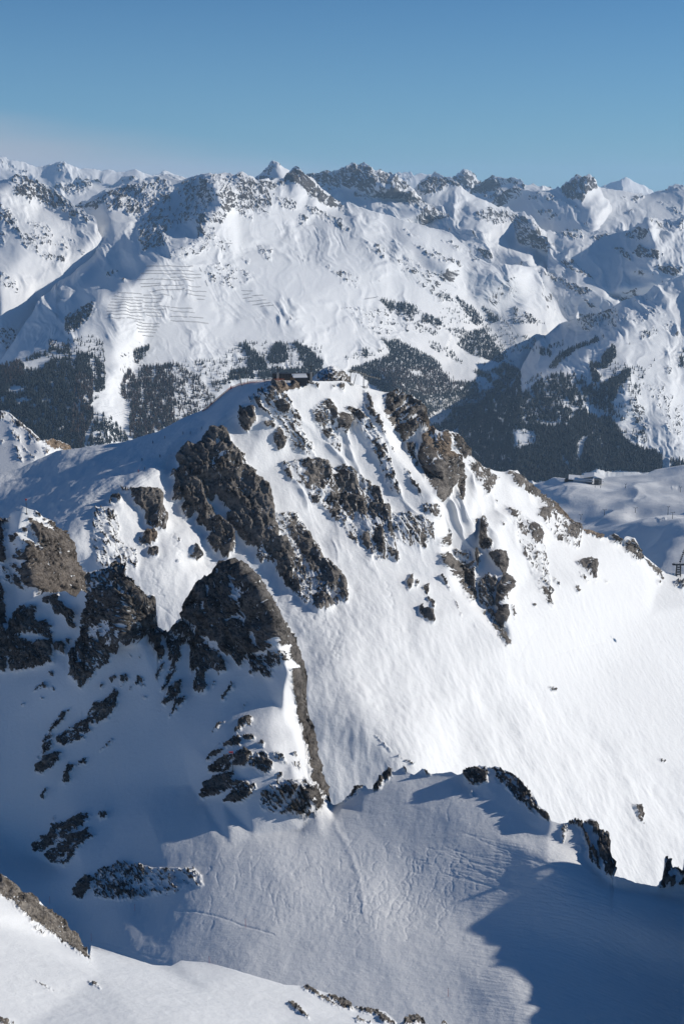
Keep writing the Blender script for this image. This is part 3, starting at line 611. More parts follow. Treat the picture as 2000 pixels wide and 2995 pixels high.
# ---- the main ridge with the top station
MAIN_ROCK = '''
A .36 2 60: 640,160 760,120 900,200 1010,380 1100,600 1260,900 1150,920 1000,860 880,560 760,420 660,260; 1200,380 1340,280 1440,300 1500,560 1560,860 1500,880 1380,740 1240,520; 880,1040 1100,960 1260,980 1460,1060 1568,1160 1568,1568 1380,1500 1200,1320 1000,1220
D .40 2 58: 380,0 900,0 1060,90 1160,260 1280,560 1300,760 1200,740 1140,760 1000,680 860,560 760,420 600,280 480,180; 1180,330 1400,320 1568,400 1568,640 1400,620 1240,560; 180,320 360,320 600,740 820,960 840,1140 690,1180 520,1220 340,1060 200,880
B .34 2 58: -20,1040 140,1120 340,1260 470,1500 470,1600 -20,1600; 10,360 300,480 520,840 660,1370 560,1330 420,1000 300,760; 1150,640 1460,880 1568,1260 1440,1100 1250,800
E .34 2 60: 860,80 1180,300 1280,800 1300,1040 1180,880 1040,560; 1140,0 1560,330 1540,480 1380,440 1200,260
W 1.3 1 0: 811,1127 830,1127 882,1132 877,1136 850,1140 820,1148 813,1144
W .85 5 70: 892,1117 905,1117 925,1126 930,1136 915,1132
C .99 10 80: 830,260 960,230 1050,330 1060,390 1100,480 1250,690 1370,870 1480,960 1540,1120 1560,1300 1600,1420 1600,1560 1640,1700 1560,1720 1500,1650 1400,1600 1260,1568 1180,1480 1100,1400 1050,1330 1010,1250 1070,1190 1000,1110 920,1010 860,1080 790,1010 770,900 700,800 640,700 560,750 480,640 475,580 560,470 660,440 760,380 820,310
C .7 8 80: 830,260 960,230 1050,330 1040,400 960,480 850,480 720,490 760,380
C -.2 0: 1060,640 1110,650 1110,720 1080,710; 890,400 950,380 930,440 890,470
C .8 3 55: 1090,400 1190,470 1240,590 1360,740 1475,900 1450,925 1375,815 1280,690 1190,580 1120,470
C .93 7 75: 480,680 540,690 560,750 640,700 700,790 770,950 780,1030 820,1130 870,1150 930,1260 990,1320 1060,1370 1110,1440 1130,1568 1100,1640 1030,1700 980,1690 940,1640 860,1600 780,1500 860,1440 780,1370 690,1320 680,1270 720,1230 650,1200 580,1260 520,1180 500,1120 540,1060 530,1020 480,1060 400,1040 410,900 440,790 360,760 400,720
Y0 .99 10 75: 860,70 900,90 1000,85 1050,150 1050,200 1090,300 1080,350 1020,350 960,310 930,240 890,190 860,140
Y0 .95 2: 930,360 1000,350 1025,380 1020,430 960,420
Y0 .92 5: 965,465 1000,455 1033,472 1035,510 990,520 960,490
Y0 .97 8 70: 1232,512 1255,470 1272,438 1300,458 1306,500 1295,547 1230,522
Y0 .34 3 60: 620,200 760,200 800,400 900,470 900,590 700,600 630,560 600,400
Y0 .6 4: 705,140 780,105 790,150 720,175; 790,60 860,70 860,90 800,90; 905,380 1000,390 990,470 930,440; 870,560 905,540 890,600; 1140,380 1180,400 1175,420; 1150,535 1175,540 1160,550
A .95 8 85: 430,370 540,370 578,375 582,520 530,590 470,665 435,640 400,560 350,470 390,400
A .62 4 40: 470,280 600,200 680,160 695,190 640,250 560,240 540,350
A .75 4 55: 580,240 640,260 650,330 700,400 800,520 790,535 700,440 620,360 570,290
A .5 3 60: 640,210 700,220 790,400 830,440 760,400 690,300; 1030,680 1100,700 1110,780 1150,880 1140,900 1080,870 1040,830; 1150,750 1220,780 1260,900 1240,920 1180,830
A .72 5 60: 700,170 760,160 810,200 800,260 740,290 720,240; 920,520 980,540 1010,610 960,610; 660,520 750,510 790,590 720,600 670,570; 1220,420 1300,380 1390,440 1390,520 1350,590 1280,550 1230,480; 1340,620 1420,620 1410,720 1390,730 1350,670; 1480,800 1550,810 1545,900 1500,840; 850,190 920,210 995,310 960,330 900,280; 960,380 1030,390 1090,520 1100,580 1050,540 1000,460; 1180,60 1300,110 1300,150 1220,100
A .93 7 70: 780,80 840,120 840,190 790,180 760,110; 780,290 870,270 920,340 920,400 860,440 810,400 790,340; 770,640 840,560 852,650 890,720 900,790 870,850 830,860 790,810 760,720; 1340,290 1420,260 1480,400 1470,520 1430,510 1390,400 1340,320; 1490,450 1568,420 1640,480 1645,560 1600,680 1500,610 1480,540
A .88 6 55: 1100,980 1250,980 1300,1020 1380,1060 1400,1160 1390,1250 1310,1330 1240,1310 1200,1230 1130,1190 1090,1150 1150,1100 1100,1040; 1460,1060 1580,1060 1580,1300 1530,1270 1440,1250 1420,1180 1500,1150; 1210,1400 1280,1410 1270,1470 1220,1470; 890,1000 960,1010 900,1050; 1280,980 1310,980 1390,1060 1370,1080 1300,1020
A .55 4 60: 850,1080 960,1080 1000,1210 960,1200 900,1110; 1050,1180 1150,1190 1200,1330 1120,1290 1060,1230; 1360,1380 1450,1340 1500,1450 1568,1568 1400,1568; 1490,100 1568,90 1600,200 1540,160; 1440,90 1490,150 1450,160
D .76 5 60: 380,0 620,0 640,50 560,110 520,90 430,80 390,40; 640,60 780,0 900,0 930,120 980,180 1060,230 1060,90 1110,100 1150,220 1160,290 1200,260 1220,370 1220,430 1170,430 1100,380 1040,390 980,370 920,280 880,300 900,400 870,390 830,300 760,250 740,310 760,420 690,350 620,290 650,240
D .93 6 75: 500,180 550,190 540,230 500,230; 600,265 680,320 755,425 680,380; 1060,90 1120,100 1140,240 1080,240; 1000,40 1030,50 1040,130 1000,100; 1160,270 1215,260 1220,380 1170,430 1150,360; 1190,460 1230,420 1250,560 1200,520; 960,540 1000,520 1050,600 1020,670 980,620; 1060,500 1140,460 1170,640 1160,740 1110,690 1070,600; 1190,630 1280,680 1280,770 1220,720; 830,490 870,500 930,630 880,570
D .6 4 60: 900,300 1060,250 1160,420 1140,470 1060,490 960,400; 1010,700 1060,710 1040,770; 1340,390 1420,380 1480,500 1490,620 1440,540 1380,470; 1350,500 1400,500 1400,590; 1360,320 1390,340 1385,370; 1430,350 1568,360 1568,560 1500,480
D .9 7 65: 180,600 250,600 300,700 340,880 330,960 400,1000 400,1060 350,1060 270,980 210,900 180,830; 300,530 400,500 470,560 560,660 610,760 560,880 500,870 440,760 380,660; 570,790 640,790 760,890 825,990 832,1140 800,1130 770,1040 700,1000 690,1060 640,1010 600,960 550,960 540,920 590,900; 520,1090 600,1060 660,1110 700,1190 620,1230 520,1225
D .68 5 60: 260,600 330,700 460,870 400,900 340,860; 240,320 340,330 360,410 430,490 400,500 320,520 280,430; 730,1060 780,1060 790,1130 740,1120; 560,960 620,1000 650,1090 600,1060; 0,600 180,560 190,700 160,800 70,750 60,800 0,750
D .48 4 60: 340,1060 500,1090 500,1160 460,1180 400,1100
D .93 6: 1370,920 1420,880 1430,960 1400,1030 1370,1000; 1440,940 1470,960 1450,990
E .85 4 60: 30,790 70,800 60,830 40,840; 110,820 160,820 160,900 130,910; 140,920 210,980 218,1035 190,1030 160,960
E .95 6 70: 70,1020 100,1010 100,1060 200,1080 203,1172 170,1170 100,1130 70,1080
E .62 3 60: 250,730 290,740 370,880 340,850; 370,920 440,1010 470,1115 420,1030; 540,1080 630,1250 600,1210; 0,200 80,200 130,430 80,460 20,350; 110,80 200,80 240,160 260,210 180,190 120,130; 120,210 200,280 210,430 160,370
E .93 3 70: 560,215 600,215 580,250; 615,230 690,230 710,300 710,400 740,440 740,500 690,510 640,490 620,380 650,330
E .6 5: 250,420 340,310 380,330 330,460 260,470
E .78 5 15: 250,540 320,520 400,620 580,620 600,700 600,950 540,990 500,920 450,830 390,760 340,690 270,620
E .5 3 15: 370,490 540,520 550,610 420,570
E .85 8 80: 590,490 630,490 640,590 620,690 600,620
E .97 4 78: 720,530 800,520 860,550 865,720 900,760 900,840 880,900 860,960 820,1040 780,1010 790,860 840,740 780,650 740,600; 820,1030 880,1000 887,1120 850,1220 800,1160
E .72 4 60: 620,820 680,740 780,740 800,800 760,900 770,1000 700,1060 640,1010 620,920; 640,1060 780,1060 820,1160 800,1230 860,1290 920,1380 870,1380 790,1280 740,1200 690,1120
E .85 4 70: 870,880 900,970 890,970; 910,970 960,1070 955,1150 930,1080; 880,120 940,160 940,210 890,180; 950,250 1000,280 980,320
E .85 6 60: 1050,270 1100,270 1160,350 1188,475 1150,450 1090,420 1070,370; 1010,460 1075,600 1040,570 1010,520; 1190,840 1250,850 1260,900 1280,960 1292,1032 1230,970
E .78 4 60: 820,220 865,275 840,270; 1160,500 1240,570 1255,665 1220,590; 1300,740 1350,800 1370,855 1320,790; 700,40 765,115 730,70; 760,20 800,80 770,60
E .9 4: 1180,110 1240,150 1240,190 1200,230 1150,180; 1400,300 1520,320 1520,400 1470,430 1400,380; 1330,370 1372,400 1365,422 1320,390; 1500,830 1530,830 1532,892; 1110,990 1140,1000 1132,1025
E 1 1 35: 1250,60 1330,110 1420,160 1560,270 1560,330 1480,290 1400,215 1330,150
E .72 5 45: 1150,0 1250,60 1340,130 1300,200 1240,140 1170,60; 1250,130 1330,170 1320,220 1280,190; 1380,210 1480,280 1480,330 1400,290; 1500,380 1550,430 1510,490
Y2 .9 4: 1070,700 1130,685 1160,720 1157,777 1100,730; 1228,565 1243,560 1262,585 1262,620 1235,610; 1285,590 1335,585 1362,650 1367,690 1340,690 1290,640
Y2 .78 4 40: 1370,670 1460,740 1480,780 1440,760 1400,710; 1430,780 1460,790 1450,805; 1060,800 1078,815 1070,835; 1085,735 1120,780 1118,795; 1160,780 1165,805 1155,795; 1205,770 1225,795 1210,785
Y2 .9 6 45: 745,285 800,280 830,330 880,370 890,410 820,370 770,330; 880,450 910,470 905,490; 980,475 1000,490 985,490
Y2 1 1 35: 950,415 1010,465 1080,515 1195,585 1180,592 1100,560 1000,490
Y2 .55 3: 1510,790 1580,790 1580,835 1540,815
B .9 7 -18: 480,220 590,190 720,250 770,310 880,330 920,550 930,590 860,640 800,700 720,770 680,760 600,650 540,610 490,530 430,450 460,350 470,280
B 0 0: 560,225 700,235 720,255 650,290 580,260
B -.25 0 -18: 440,450 520,480 640,400 740,330 730,355 620,430 520,500 480,505; 560,590 640,560 830,480 840,500 700,560 600,600; 700,420 800,380 840,385 760,410 710,450
B .92 7 82: 940,600 1010,570 1040,610 1060,680 1140,700 1150,830 1170,900 1220,940 1190,1100 1250,1200 1220,1400 1160,1440 1100,1440 1040,1400 1000,1300 920,1170 880,1080 880,930 910,800 900,700
B .8 10 75: 710,850 750,770 850,790 870,900 850,1000 780,990 730,900; 800,1010 850,1010 850,1070 810,1050
B .85 5 75: 1160,900 1280,950 1280,1020 1330,1020 1350,1150 1370,1280 1380,1400 1360,1470 1300,1400 1310,1330 1240,1220 1230,1100 1180,1000
B .88 7 60: 1230,650 1290,650 1360,750 1440,850 1385,955 1330,880 1290,800 1260,740; 1150,660 1210,640 1220,720 1170,750
B .72 6 60: 1440,890 1530,990 1568,1000 1568,1260 1500,1180 1450,1050
Z3 .75 6 60: 590,720 640,740 720,790 700,800 660,860 620,800 590,760; 640,820 660,860 650,870
B .8 5 45: 10,370 110,360 200,420 285,490 220,540 150,490 80,440; 320,760 400,720 380,780 340,780; 330,890 470,810 515,860 500,960 410,990 380,930
B .8 4 40: 480,960 530,960 520,1020 480,1000; 440,1100 490,1060 480,1100; 480,1160 580,1110 600,1200 500,1235; 600,1230 630,1250 665,1375 590,1330; 435,1040 470,1010 460,1045
B .66 2 56: 230,280 350,390 480,640 600,890 590,890 440,620 330,480; 640,940 740,1080 905,1355 880,1375 760,1180
B .8 3 65: 240,160 330,300 370,525 320,430 270,250
B .88 6 75: 0,1050 50,1080 130,1130 180,1300 180,1420 100,1350 20,1250 -20,1240; 260,1220 320,1260 320,1340 270,1290; 340,1280 400,1300 450,1450 470,1568 380,1500 340,1380; -20,1370 160,1430 160,1600 -20,1600; 480,1510 540,1510 540,1590 480,1590
B .42 3 70: 920,1470 1080,1470 1100,1600 940,1600; 520,1400 560,1440 540,1460; 0,680 30,700 20,720; 40,720 110,830 80,800
Y3 .9 4: 945,172 972,185 960,190; 1190,178 1198,190 1192,190; 1450,500 1478,508 1470,516 1452,512; 1330,715 1358,720 1372,760 1384,815 1375,800 1350,770; 1350,790 1368,815 1360,805
Y3 .7 1 45: 130,375 230,460 225,462 150,395; 250,475 330,525 320,528 260,485
'''
crestM = (pts('Z2', '-80,780 0,760 100,735 260,655 330,650 600,605 720,570 830,510 950,460 1060,365 1150,340 1280,333 1350,336 1420,338')
          + pts('Z3', '0,335 50,345 100,362 180,385 210,392 225,388 250,386 285,402 300,420 350,450 355,480 372,550 400,562 405,552 420,575 440,576 500,570 520,580 545,630 560,650 600,700 640,735 700,750 745,755 760,747 800,745 825,785 850,815 880,850 905,860 925,872 1000,935')
          + pts('Y2', '1070,540 1150,568 1210,585 1226,570 1238,560 1255,570 1270,600 1285,590 1300,578 1340,586 1360,625 1366,655 1400,680 1460,735 1490,745 1568,752 1640,760'))
main_lines = [
    BK('-60,1400,1118 0,1385,1122 64,1369,1126 166,1318,1132 383,1286,1132 529,1225,1137 606,1193,1152 676,1133,1182 733,1117,1160 816,1113,1135 906,1117,1120 1000,1114,1150 1115,1145,1180 1159,1147,1190 1223,1187,1180 1242,1255,1172 1319,1262,1180 1357,1315,1200 1408,1369,1220 1485,1375,1250 1574,1448,1290 1682,1544,1330 1772,1573,1360 1870,1621,1400 1931,1672,1430 2060,1680,1460'),
    # ridge that throws the shadow over the piste
    BK('830,1130,1098 805,1135,1092 776,1141,1088 740,1158,1086 717,1172,1084 689,1200,1082 646,1217,1080 612,1245,1077 600,1262,1074 570,1295,1066 543,1322,1058 521,1353,1049 492,1390,1040 446,1364,1034 400,1391,1022 379,1409,1015 353,1436,1007 315,1467,998 250,1498,985 179,1543,970 120,1600,958'),
    # the piste just behind it
    BK('800,1130,1108 745,1152,1105 700,1180,1102 640,1212,1098 590,1255,1088 530,1310,1072 500,1360,1056 440,1355,1042 390,1385,1030 340,1430,1015 300,1462,1006 240,1492,994 160,1540,978'),
    BK('700,1150,1134 600,1225,1104 500,1290,1073 400,1350,1046 300,1405,1027 200,1470,1007 120,1520,992'),
    BK('560,1235,1122 430,1310,1100 300,1370,1085 150,1430,1080 40,1470,1075'),
    BK('-60,1500,1070'), BK('-60,1600,1000 50,1620,985'),
    # sunlit face
    BK('880,1170,1102 960,1140,1125 1060,1170,1148'),
    BK('760,1290,1072 900,1300,1100 1000,1300,1118'), BK('620,1300,1058 700,1420,1045 800,1560,1024 870,1680,1000'),
    BK('560,1500,1025 640,1620,1002'), 
    BK('570,1650,990 680,1700,985 760,1760,968'),
    BK('100,1640,944 200,1600,950 300,1650,946 450,1700,948 540,1715,955'), BK('200,1555,964 300,1505,978 350,1480,990 430,1500,1004'), BK('420,1570,980 520,1610,980'),
    BK('350,1850,918 600,1900,915'), BK('250,2000,900'),
    BK('1000,1500,1075 1100,1640,1040 1000,1700,1000 1000,1900,928 1000,2040,882'),
    # long rib on the sunlit face with the gully on its right
    BK('1089,1197,1138 1153,1324,1128 1189,1375,1120 1268,1457,1106 1300,1620,1078 1334,1734,1054 1391,1794,1042 1481,1893,1030'),
    BK('1120,1197,1165 1175,1310,1158 1215,1365,1150 1280,1440,1140 1290,1560,1120 1320,1650,1106 1370,1740,1082 1440,1820,1064 1500,1890,1042'),
    BK('1230,1240,1165 1250,1330,1150 1290,1450,1138'), BK('1400,1500,1165 1480,1620,1130 1500,1750,1095'),
    BK('1440,1560,1130 1475,1700,1090 1480,1820,1050'), BK('1380,1500,1140 1390,1600,1122'),
    BK('1500,1480,1220 1600,1600,1215 1700,1700,1200'),
    BK('1300,2000,960 1500,2000,1020 1700,2000,1100 2060,2000,1240'), BK('1300,2250,890 1500,2250,930 1700,2300,975 2060,2300,1080'),
    BK('1300,1800,1012'), BK('2060,1760,1400 1900,1800,1280'), BK('1700,1850,1150'),
    BK('1500,2500,870 1800,2500,940 2060,2550,990'), BK('895,2045,882 950,2080,872 1010,2100,867 1090,2145,857 1150,2190,849 1230,2240,845'), BK('870,2100,874 930,2140,869 1000,2180,863 1070,2230,857'), BK('900,2250,842 1000,2300,838 950,2400,822'),
    BK('1560,2700,860 2060,2750,930')]
def main_snow(U, V, P, r):
    x, y = P[..., 0], P[..., 1]
    am_ = .35 + .9 * smooth(fbm(x / 90, y / 130, 2, 49), -.4, .5)
    pist = 1 - smooth(1300 - V + .62 * (U - 450), -90, 60)
    d = 1.5 * (.1 + .9 * pist) * fbm(x / 34, y / 60, 4, 51) + am_ * .13 * fbm((x + y * .35) / 3.5, (y - x * .35) / 11, 3, 53) * smooth(V, 1500, 1800)
    d = d + .16 * fbm(x / 6, y / 11, 3, 55)
    d = d - .5 * TRM.get(U, V)
    # snow flutes down the upper face
    k = smooth(U, 820, 900) * (1 - smooth(U, 1500, 1650)) * (1 - smooth(V, 1500, 1750)) * smooth(V, 1160, 1240)
    al = U * .5 + V * .87; ac = -U * .87 + V * .5
    wv_ = 16 * fbm(U / 140, V / 140, 3, 58)
    d = d + k * (.4 + .9 * smooth(fbm(U / 110, V / 150, 2, 59), -.3, .4)) * 1.7 * ridged((al + wv_) / 300, (ac + wv_) / 62, 3, 57)
    return d * (1 - r)
TRM = Raster(-60, 2060, 1050, 2760, 2.0)
for k in range(34):                                 # ski turns on the open slope
    P0 = [(840, 1660), (700, 1750), (1040, 1760), (560, 1600)][k % 4]; u = P0[0] + rng.uniform(-120, 120); v = P0[1] + rng.uniform(-70, 90)
    P = []
    for q in range(25):
        P.append((u + q * rng.uniform(.8, 1.6) + 5 * math.sin(q * .8), v + q * 3.2))
    track(TRM, P, 1, rng.uniform(.3, .8))
track(TRM, pts('E', '860,1510 1000,1520 1140,1500 1280,1470 1568,1390 1800,1340'), 1, .6)
track(TRM, pts('E', '1000,1510 1050,1400 1100,1300 1150,1240 1250,1190'), 1, .6)
for k in range(5):
    track(TRM, pts('Y0', '1030,830 1100,880 1160,940'), 1, .6)
for k in range(150):                                # grooming lines on the piste
    s0 = rng.uniform(0, 1); u = 180 + 480 * s0 + rng.uniform(-90, 90); v = 1500 - 330 * s0 + rng.uniform(-45, 45); L = rng.uniform(20, 90)
    track(TRM, [(u, v), (u + L, v - L * .62)], 1, rng.uniform(.2, .7))
TRM.a = blur(TRM.a, .7).astype(np.float32) * 1.5
def main_tint(U, V):
    R = Raster(-60, 2060, 1050, 2760, 3.0)
    R.poly(BK('810,1124 880,1130 878,1136 820,1150 812,1146'), 1)
    for v_, s_ in (('Y2', '950,400 1010,450 1080,500 1200,570 1200,600 1100,570 1000,500'), ('Y0', '925,350 1030,350 1030,435 950,425'),
                   ('B', '880,600 1060,560 1200,700 1250,1000 1100,1000 900,800'), ('E', '1250,60 1420,160 1568,260 1568,345 1400,220')):
        R.poly(pts(v_, s_), 1)
    R.a = blur(R.a, 2).astype(np.float32); return R.get(U, V) * .6
layer('mountain_ridge', crestM, pts('W', '-60,2300 300,2150 600,2200 900,2500 1000,2480 1300,2450 1500,2600 1800,2800 2260,2860'), -220, 2260, main_lines,
      terrain_mat('ridge_snow', .75, rock=((.088, .08, .074), (.22, .198, .178), (.35, .315, .28))), MAIN_ROCK, step=2.3, sg=1.8, ang=62, seed=31, jag=.8, warp=3.0, saw=.42, rockamp=11, back=(1.0, 260), snowfn=main_snow, tint=main_tint,
      streak=(32, 5.5), nfleck=.56, big=(12, [BK('560,1900 700,1760 900,1700 1000,1560 1100,1640 1280,1830 1420,1900 1540,1900 1560,1700 1700,1800 2060,1800 2060,2800 500,2800'), BK('-60,1520 0,1440 300,1330 500,1275 600,1225 720,1150 780,1130 640,1205 500,1270 470,1350 300,1440 100,1540'), BK('200,1650 450,1700 560,1640 640,1700 560,1800 200,1800')]))

# ---- snowy hump behind the station and spur at the left edge
layer('snow_hump', pts('W', '905,1108 930,1092 945,1078 972,1071 985,1072 1000,1083 1012,1100 1022,1118 1035,1124'), pts('W', '890,1150 1040,1150'), 905, 1035,
      [pts('W', '905,1108,1200 972,1071,1210 1035,1124,1215'), pts('W', '905,1150,1150 1035,1150,1160'), pts('W', '975,1100,1178')],
      bpy.data.materials['ridge_snow'], 'W .75 6 60: 968,1100 1000,1085 1025,1125 960,1125 930,1120\nW .45 3: 925,1090 970,1075 990,1080 960,1120 930,1115', step=1.5, sg=1, seed=33, back=(1, 120), streak=(8, 4), warp=2)
layer('snow_spur', pts('V7', '-100,950 0,960 60,965 100,985 180,1060 270,1130 380,1220 430,1222 480,1218 560,1240 620,1262 665,1300 720,1330'), pts('W', '-40,1440 240,1440'), -200, 228,
      [pts('V7', '-100,950,1850 60,965,1840 270,1130,1800 380,1220,1780 480,1218,1820 665,1300,1830 720,1330,1830'), pts('V7', '380,1300,1740 200,1500,1690'), BK('-40,1440,1650 240,1440,1680')],
      bpy.data.materials['ridge_snow'], '''V7 .78 5 50: -40,960 60,965 180,1060 290,1150 370,1230 330,1230 250,1150 130,1080 60,1030 -40,1060
V7 .6 5 60: 80,1100 180,1180 200,1260 130,1200; 120,1260 170,1290 210,1420 170,1400; 270,1350 330,1370 330,1410 270,1390; 200,1260 270,1330 240,1320; 0,1200 40,1230 20,1250; 390,1270 460,1330 420,1350; 240,1140 300,1230 270,1260; 330,1310 350,1330 340,1340
V7 1 1: 385,1228 430,1224 480,1220 560,1242 620,1264 665,1302 620,1320 540,1300 500,1310 440,1270''', step=2.2, sg=1.5, seed=35, back=(1, 300), streak=(14, 5), warp=3,
      tint=lambda U, V: smooth(U, 122, 130) * .8)

# ---- rolling snow plateau with the lower station
layer('snow_plateau', BK('1480,1440 1555,1420 1600,1410 1670,1401 1700,1396 1765,1391 1830,1388 1893,1385 1915,1375 1931,1373 1960,1370 2060,1373'), BK('1480,1760 2060,1760'), 1490, 2240,
      [BK('1480,1430,3290 1600,1412,3280 1765,1391,3240 1893,1385,3200 1960,1370,3180 2060,1373,3160'),
       pts('Y2', '1000,320,3100 1150,330,3020 1300,325,2980 1568,320,2900'), pts('Y2', '930,345,3040 1100,345,2960 1250,380,2850 1400,370,2800 1600,360,2740'),
       pts('Y2', '960,420,2860 1150,430,2740 1210,455,2650 1300,415,2700 1600,425,2530'),
       pts('Y2', '1100,520,2600 1300,540,2420 1600,520,2210'), pts('Y2', '1340,455,2640 1450,465,2560 1600,480,2460'),
       BK('1700,1680,2180 1900,1720,1960 2060,1760,1880 1480,1760,2250')],
      terrain_mat('plateau_snow', 2.0), '''Y2 .6 1 20: 1430,515 1480,505 1475,520; 1330,510 1345,510 1340,516; 1500,345 1540,350 1530,356''', step=2.2, sg=3.5, seed=37, jag=.5, back=(.6, 900),
      snowfn=lambda U, V, P, r: 13 * fbm(P[..., 0] / 230, P[..., 1] / 300, 4, 61, .42) + 5 * ridged((P[..., 0] * .4 + P[..., 1]) / 330, (P[..., 0] - P[..., 1] * .4) / 200, 2, 63))

# ---- hillside across the side valley on the right
far_mat = terrain_mat('far_snow', 6.0, rock=((.055, .053, .052), (.105, .096, .088), (.165, .15, .135)), bump=.35)
layer('right_hillside', BK('1180,1330 1300,1290 1350,1240 1400,1195 1450,1160 1500,1118 1530,1060 1560,1010 1600,975 1634,949 1660,941 1736,919 1774,906 1819,880 1883,858 1930,829 1962,813 2000,804 2060,790'),
      BK('1180,1440 2060,1440'), 1200, 2240,
      [BK('1180,1330,8300 1300,1290,8250 1400,1195,8400 1500,1118,8700 1560,1010,9400 1634,949,10200 1736,919,9400 1819,880,9250 1930,829,9250 2060,790,9300'),
       pts('V5', '0,790,7500 100,710,7560 200,660,7600 330,600,7680 500,520,7850 650,430,8000 800,360,8150 1000,200,8450 1300,90,8750 1568,0,9000'),
       pts('V5', '20,700,8250 250,540,8550 500,400,8800 700,250,9100 900,120,9250'),
       BK('1180,1440,7500 1300,1440,7250 1450,1440,6800 1500,1440,6650 1800,1440,6700 2060,1440,6750'), BK('1500,1260,7050 1650,1250,7150 1800,1250,7300'),
       
       
       pts('V5', '1000,500,7900 1250,500,8050 1568,450,8350'), pts('V5', '1100,900,7350 1350,900,7500 1568,900,7750')],
      far_mat, '''V5 .5 2 40: 1150,230 1300,160 1330,240 1180,300; 1360,110 1480,150 1400,220; 1460,200 1540,280 1480,300; 1380,540 1480,600 1400,620; 1060,850 1200,900 1250,1150 1100,1050
V5 .42 2 60: 1200,720 1400,700 1460,1000 1350,1000; 1380,900 1568,900 1568,1180 1400,1150; 850,120 1000,40 1200,30 1300,0 1400,60 1200,120 900,200; 1300,620 1450,740 1440,880 1340,800; 600,120 830,100 900,30 1050,0 1100,40 900,140 800,200 620,200''',
      step=2.4, sg=3, ang=60, seed=41, jag=.6, warp=5, rockamp=5, streak=(16, 5), fleckfine=.12,
      far=(24, 120, 46, 62, .45, .5), back=(.5, 1800))

# ---- the big mountain across the valley
OPP_ROCK = '''
V1 .55 3 -50: 1250,300 1568,230 1568,640 1400,700 1260,600
V2 .55 3 -50: 0,300 280,200 560,200 600,420 420,360 340,520 150,640 0,700 0,600 60,480 80,360
V2 .72 4 -50: 100,560 180,480 210,560 150,610 60,620; 240,330 310,310 360,340 300,400 240,380
V2 .58 3 55: 415,350 480,370 700,430 900,470 900,600 860,560 760,540 740,630 640,560 560,500 500,590 500,680 420,640 300,650 340,550 450,500
V2 .68 4 55: 590,200 640,190 740,240 960,265 1020,260 1050,300 900,340 930,470 880,540 760,500 600,440
V2 .8 4 45: 1020,260 1100,160 1150,135 1190,150 1280,250 1400,370 1568,480 1568,520 1450,480 1300,420 1230,340 1150,290 1080,260
V2 .6 3 50: 930,360 1150,440 1150,520 1000,510; 1180,540 1270,590 1220,670 1160,620; 1200,450 1568,600 1568,700 1450,640 1280,560
V2 .42 2 30: 0,900 300,780 380,760 360,880 200,960 0,980; 300,640 420,740 560,800 540,920 300,860; 760,820 930,860 930,980 860,980; 1130,880 1280,960 1230,1000; 600,920 730,960 700,1020; 500,1000 820,1120 560,1250 400,1200 320,1050
V2 .62 2: 1410,1040 1470,1040 1440,1075; 780,1480 830,1500 800,1510; 1050,1480 1160,1560 1100,1540
V2 .7 4 50: 1480,1080 1568,1080 1568,1130 1500,1110; 230,600 300,560 350,540 290,680 320,740 240,790
V3 .55 3 40: 0,490 100,560 60,560; 110,530 200,580; 200,580 330,640; 540,690 700,760 640,760; 790,730 1000,820 1110,890 1050,880 900,780
V3 .72 3 42: 630,800 760,890 900,960 975,1030 920,1000 760,920; 820,860 940,940 960,930 1090,1020 1100,1045 1000,1010 900,950; 740,1060 850,1090 1020,1210 1080,1260 980,1200 850,1130; 470,780 540,830 500,820; 330,680 380,735 340,710
V3 .55 2: 0,640 100,690 60,720 0,710; 1190,940 1240,990 1210,985; 200,800 420,980 380,980 250,900
V3 .36 1 45: 300,820 700,1000 1000,1300 900,1380 600,1100 300,900; 0,1080 180,1130 120,1230 0,1180; 860,1300 1050,1350 1300,1480 1568,1560 1200,1500; 1100,860 1200,900 1300,1000
V1 .7 3 -50: 700,480 860,440 970,370 1050,330 1200,290 1330,260 1330,380 1290,560 1160,560 1140,500 1040,530 990,520 960,450 880,500
V1 .66 3 -40: 1260,690 1400,600 1568,560 1568,820 1440,860 1300,910; 1568,220 1420,240 1440,280 1568,250
V1 .72 3: 980,1080 1060,1075 1110,1100 1040,1130 990,1120; 1100,1150 1180,1160 1120,1180; 600,1540 700,1460 800,1380 880,1350 860,1440 760,1568 600,1568
V7 .66 3 -50: 600,90 700,20 780,0 880,0 780,130 700,220 620,260 600,180; 450,300 540,290 500,350 440,360
V4 .5 3: 0,1400 120,1450 250,1568 0,1568
V6 .3 1: 0,0 700,0 900,200 300,260
'''
crestO = (BK('-60,1105 0,1062 45,985 90,925 115,880 150,845 165,825 178,640 200,612') + pts('V1', '700,470 790,440 850,390 950,335 1050,310 1150,290 1280,265 1380,240 1480,225 1568,215')
          + pts('V2', '60,240 110,238 180,210 300,188 380,200 460,205 520,180 560,195 640,190 700,225 740,240 850,260 960,260 1020,258 1060,215 1115,142 1150,135 1180,145 1220,190 1290,250 1400,350 1500,430 1568,480')
          + pts('V3', '60,440 150,482 330,545 430,558 600,622 720,640 800,672 900,690 1000,730 1060,790 1150,850 1200,930 1300,975 1400,1010 1568,1010')
          + pts('V4', '100,1025 170,1040 250,1130 330,1250 400,1350 440,1450 480,1540') + BK('1680,960 1760,1000'))
